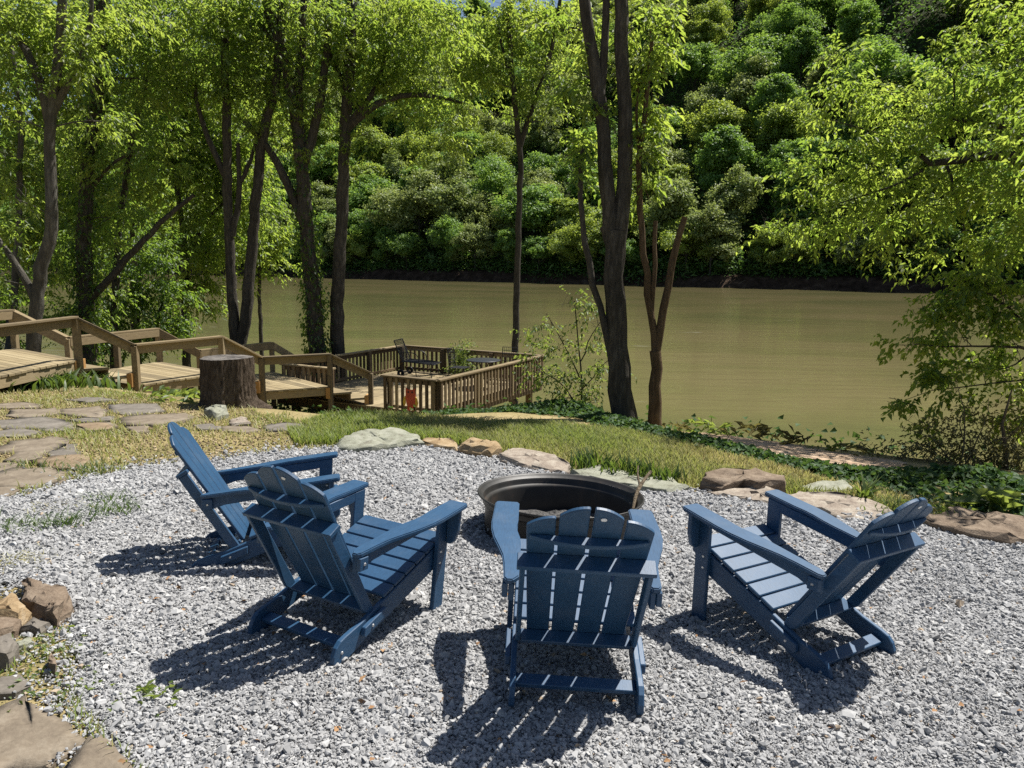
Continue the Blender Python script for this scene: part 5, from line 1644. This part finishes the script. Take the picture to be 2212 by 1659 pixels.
# slope growth under the deck and down the bank
n = 26000
P = np.stack([g.uniform(-16, 14, n), g.uniform(9, 27, n)], 1); s = .49 * P[:, 0] + .87 * P[:, 1]
z = terrain(P[:, 0], P[:, 1])
P = P[(s > 11.2) & (z > -4.3)]; n = len(P)
D = g.normal(size=(n, 3)); D[:, 2] = np.abs(D[:, 2]) * .4
V, Fc, T = leaves(on_ground(P, 0) + np.c_[np.zeros((n, 2)), g.random(n) ** 1.6 * .45], D, g.uniform(.08, .17, n), g.uniform(.06, .12, n), np.clip(.45 + .28 * g.normal(size=n), 0, 1), .3, .15, g)
tag(link('bank_vegetation', mesh('bank_vegetation', V, Fc, IVY, False, T)), 'leafy growth covering the slope down to the water', kind='stuff')


def clump(name, label, px, n, H, W, mt, tone=.4, spread=.12, lean=.8, cat='plant', group=None, broad=False, seed=0):
    g = np.random.default_rng(seed + 300)
    c = ground(*px)
    P = np.c_[g.normal(size=(n, 2)) * spread, np.zeros(n)]
    P[:, 2] = terrain(c[0] + P[:, 0], c[1] + P[:, 1]) - c[2]
    tn = np.clip(tone + .2 * g.normal(size=n), 0, 1)
    if broad:
        a = g.uniform(0, 6.28, n); D = np.stack([np.cos(a), np.sin(a), g.uniform(.2, 1.3, n)], 1)
        V, Fc, T = leaves(P + np.c_[np.zeros((n, 2)), g.random(n) * H * .5], D, H * g.uniform(.5, 1, n), W * g.uniform(.7, 1.2, n), tn, .35, .2, g)
    else:
        V, Fc, T = blades(P, H * g.uniform(.55, 1.05, n), W * g.uniform(.7, 1.3, n), tn, lean, g)
    o = empty(name, c)
    tag(o, label, cat, group)
    tag(link('leaves', mesh('leaves', V, Fc, mt, False, T), parent=o), kind='stuff')
    return o


clump('daylily_plant', 'bushy clump of strap leaves at the foot of the tall boardwalk post', (205, 828), 220, .42, .03, GRASS_GREEN, .7, .20, 1.0, seed=1)
clump('daylily_plant', 'low dark leafy clump under the upper boardwalk landing', (120, 832), 260, .30, .05, GRASS_GREEN, .2, .42, .9, seed=2)
clump('daylily_plant', 'pale tuft of strap leaves by the leftmost boardwalk post', (24, 828), 120, .34, .03, GRASS_GREEN, .8, .2, 1.0, seed=3)
clump('weed_plant', 'broad leafed weed cluster in front of the middle landing', (405, 862), 110, .22, .06, LEAF_SAP, .5, .3, broad=True, seed=4)
clump('weed_plant', 'bright broad leafed weeds to the right of the stump', (600, 876), 120, .22, .07, LEAF_SAP, .6, .35, broad=True, seed=5)
clump('iris_plant', 'tuft of upright green iris leaves behind the fire ring', (1272, 1018), 130, .25, .022, GRASS_GREEN, .35, .10, .5, seed=6)
clump('iris_plant', 'iris leaves second from the left behind the fire ring', (1335, 1026), 100, .22, .022, GRASS_GREEN, .45, .09, .5, seed=7)
clump('iris_plant', 'iris leaves by the tip of the leaning stick', (1385, 1034), 100, .22, .022, GRASS_GREEN, .4, .09, .5, seed=8)
clump('iris_plant', 'iris leaves left of the notched brown block', (1440, 1044), 100, .20, .022, GRASS_GREEN, .35, .09, .5, seed=9)
clump('broadleaf_plant', 'tall pale broad leafed plant in the shade at the right edge', (2138, 1112), 26, .34, .10, LEAF_SAP, .8, .04, broad=True, seed=10)
clump('fern', 'curled fern in the grass left of the chair back on the right', (1866, 1086), 26, .24, .035, GRASS_GREEN, .6, .03, 1.0, seed=11)
clump('grass_tuft', 'bright grass tuft behind the raised chair back on the right', (1945, 1112), 120, .15, .014, GRASS_GREEN, .7, .14, .9, seed=12)
clump('grass_tuft', 'bright weeds in the shade right of the right chair back', (2060, 1118), 120, .13, .03, LEAF_SAP, .5, .18, broad=True, seed=13)
clump('grass_tuft', 'dark grass tuft in the gravel left of the far left chair', (142, 1140), 110, .12, .010, GRASS_GREEN, .0, .09, 1.3, seed=14)
clump('grass_tuft', 'second dark grass tuft farther back in the gravel at left', (258, 1107), 90, .11, .010, GRASS_GREEN, .0, .08, 1.3, seed=15)
clump('grass_tuft', 'thin dark grass tuft near the flagstones in the gravel', (232, 1085), 60, .10, .009, GRASS_GREEN, .05, .07, 1.3, seed=16)
clump('grass_tuft', 'straw coloured tuft in the gravel above the rock pile', (58, 1216), 160, .05, .008, GRASS, .85, .09, 1.3, seed=17)
clump('grass_tuft', 'faint greenish tuft at the left edge of the gravel', (40, 1142), 90, .09, .009, GRASS_GREEN, .2, .10, 1.3, seed=18)
clump('grass_tuft', 'straw tuft between the two dark grass tufts', (130, 1096), 90, .05, .008, GRASS, .8, .12, 1.3, seed=19)
clump('grass_tuft', 'green tuft at the corner of the orange flagstones', (190, 1020), 130, .10, .010, GRASS_GREEN, .5, .12, 1.0, seed=20)
clump('weed_plant', 'pale weed sprouting from the gravel by the bottom chair shadow', (330, 1510), 40, .07, .018, LEAF_SAP, .5, .06, broad=True, seed=21)
clump('weed_plant', 'leafy weeds below the rock pile at the left edge', (92, 1392), 70, .05, .018, LEAF_SAP, .5, .10, broad=True, seed=22)
clump('weed_plant', 'leafy weeds beside the fist sized brown stone', (75, 1440), 70, .05, .018, LEAF_SAP, .4, .12, broad=True, seed=23)
clump('weed_plant', 'spreading weeds between the big flagstone and the gravel', (120, 1500), 80, .045, .016, LEAF_SAP, .4, .10, broad=True, seed=24)
clump('grass_tuft', 'green tuft wedged between flagstones at far left', (92, 1010), 90, .09, .010, GRASS_GREEN, .5, .14, 1.0, seed=25)
clump('fern', 'leafy fern hanging on the back deck railing above the lounger end', (1800, 946), 4, .1, .02, GRASS_GREEN, .5, .03, 1.0, seed=26)
o = bpy.data.objects['fern.001']; o.location = (-1.35, 20.55, -.82)
gf = np.random.default_rng(77)
V, Fc, T = crown_arrays([(np.zeros(3) + [0, 0, .1], np.array([.24, .2, .3]), 1.0), (np.array([.05, 0, -.2]), np.array([.3, .22, .3]), 1.0)], 90, 10, .22, .06, .5, .4, gf)
o.children[0].data = mesh('leaves', V, Fc, LEAF_SAP, False, T)
n = 260
gl = np.random.default_rng(31)
for i in range(7):
    x = [1560, 1635, 1720, 1790, 1850, 1470, 1530][i]
    clump('bank_weed', ORD[[2, 3, 4, 5, 6, 0, 1][i]] + ' of the spindly weeds rising above the dirt path', (x, [942, 950, 962, 975, 985, 934, 938][i]), 24, [.16, .34, .30, .22, .2, .2, .3][i], .03, LEAF_BRUSH if i % 3 else LEAF_SAP, .6, .12, broad=True, group='weeds on the bank edge', seed=40 + i)
# daisies at the right edge
fl = empty('daisy', ground(2192, 1122)); tag(fl, 'small white daisies by the edging stone at the right edge', 'flower')
PET = simple_mat('petal_white', [(0, (.7, .7, .66)), (1, (.8, .8, .78))], bstr=0)
gd = np.random.default_rng(6)
st = []; hd = []
for k in range(7):
    b = np.array([gd.normal() * .05, gd.normal() * .05, 0]); t = b + np.array([gd.normal() * .03, gd.normal() * .03, gd.uniform(.14, .22)])
    st.append(rod([b, t], .003, None, 4)); v, f = lathe([(0, .006), (.008, .006), (.014, .0), (0, -.002)], 10); hd.append((v + t, f))
link('stem', mesh('stem', *merge(st), simple_mat('stem_green', [(0, (.05, .1, .02)), (1, (.08, .14, .03))], bstr=0)), parent=fl)
link('flower_head', mesh('flower_head', *merge(hd), PET), parent=fl)

# dry leaves and twigs scattered on the gravel
n = 420
P = np.stack([g.uniform(-2.5, 4.2, n), g.uniform(2.3, 6.5, n)], 1); P = P[inside(P, GPOLY)]; n = len(P)
D = g.normal(size=(n, 3)); D[:, 2] *= .25
V, Fc, T = leaves(on_ground(P, .028), D, g.uniform(.02, .05, n), g.uniform(.012, .028, n), g.random(n), .1, .2, g)
DRY = simple_mat('dry_leaf', [(.3, (.17, .085, .04)), (.7, (.36, .22, .11))], nscale=5, rough=.9, bstr=0)
tag(link('fallen_leaves', mesh('fallen_leaves', V, Fc, DRY)), 'curled brown fallen leaves scattered over the gravel', kind='stuff')
print('objects', len(bpy.data.objects), 'tris', sum(len(m.polygons) for m in bpy.data.meshes))
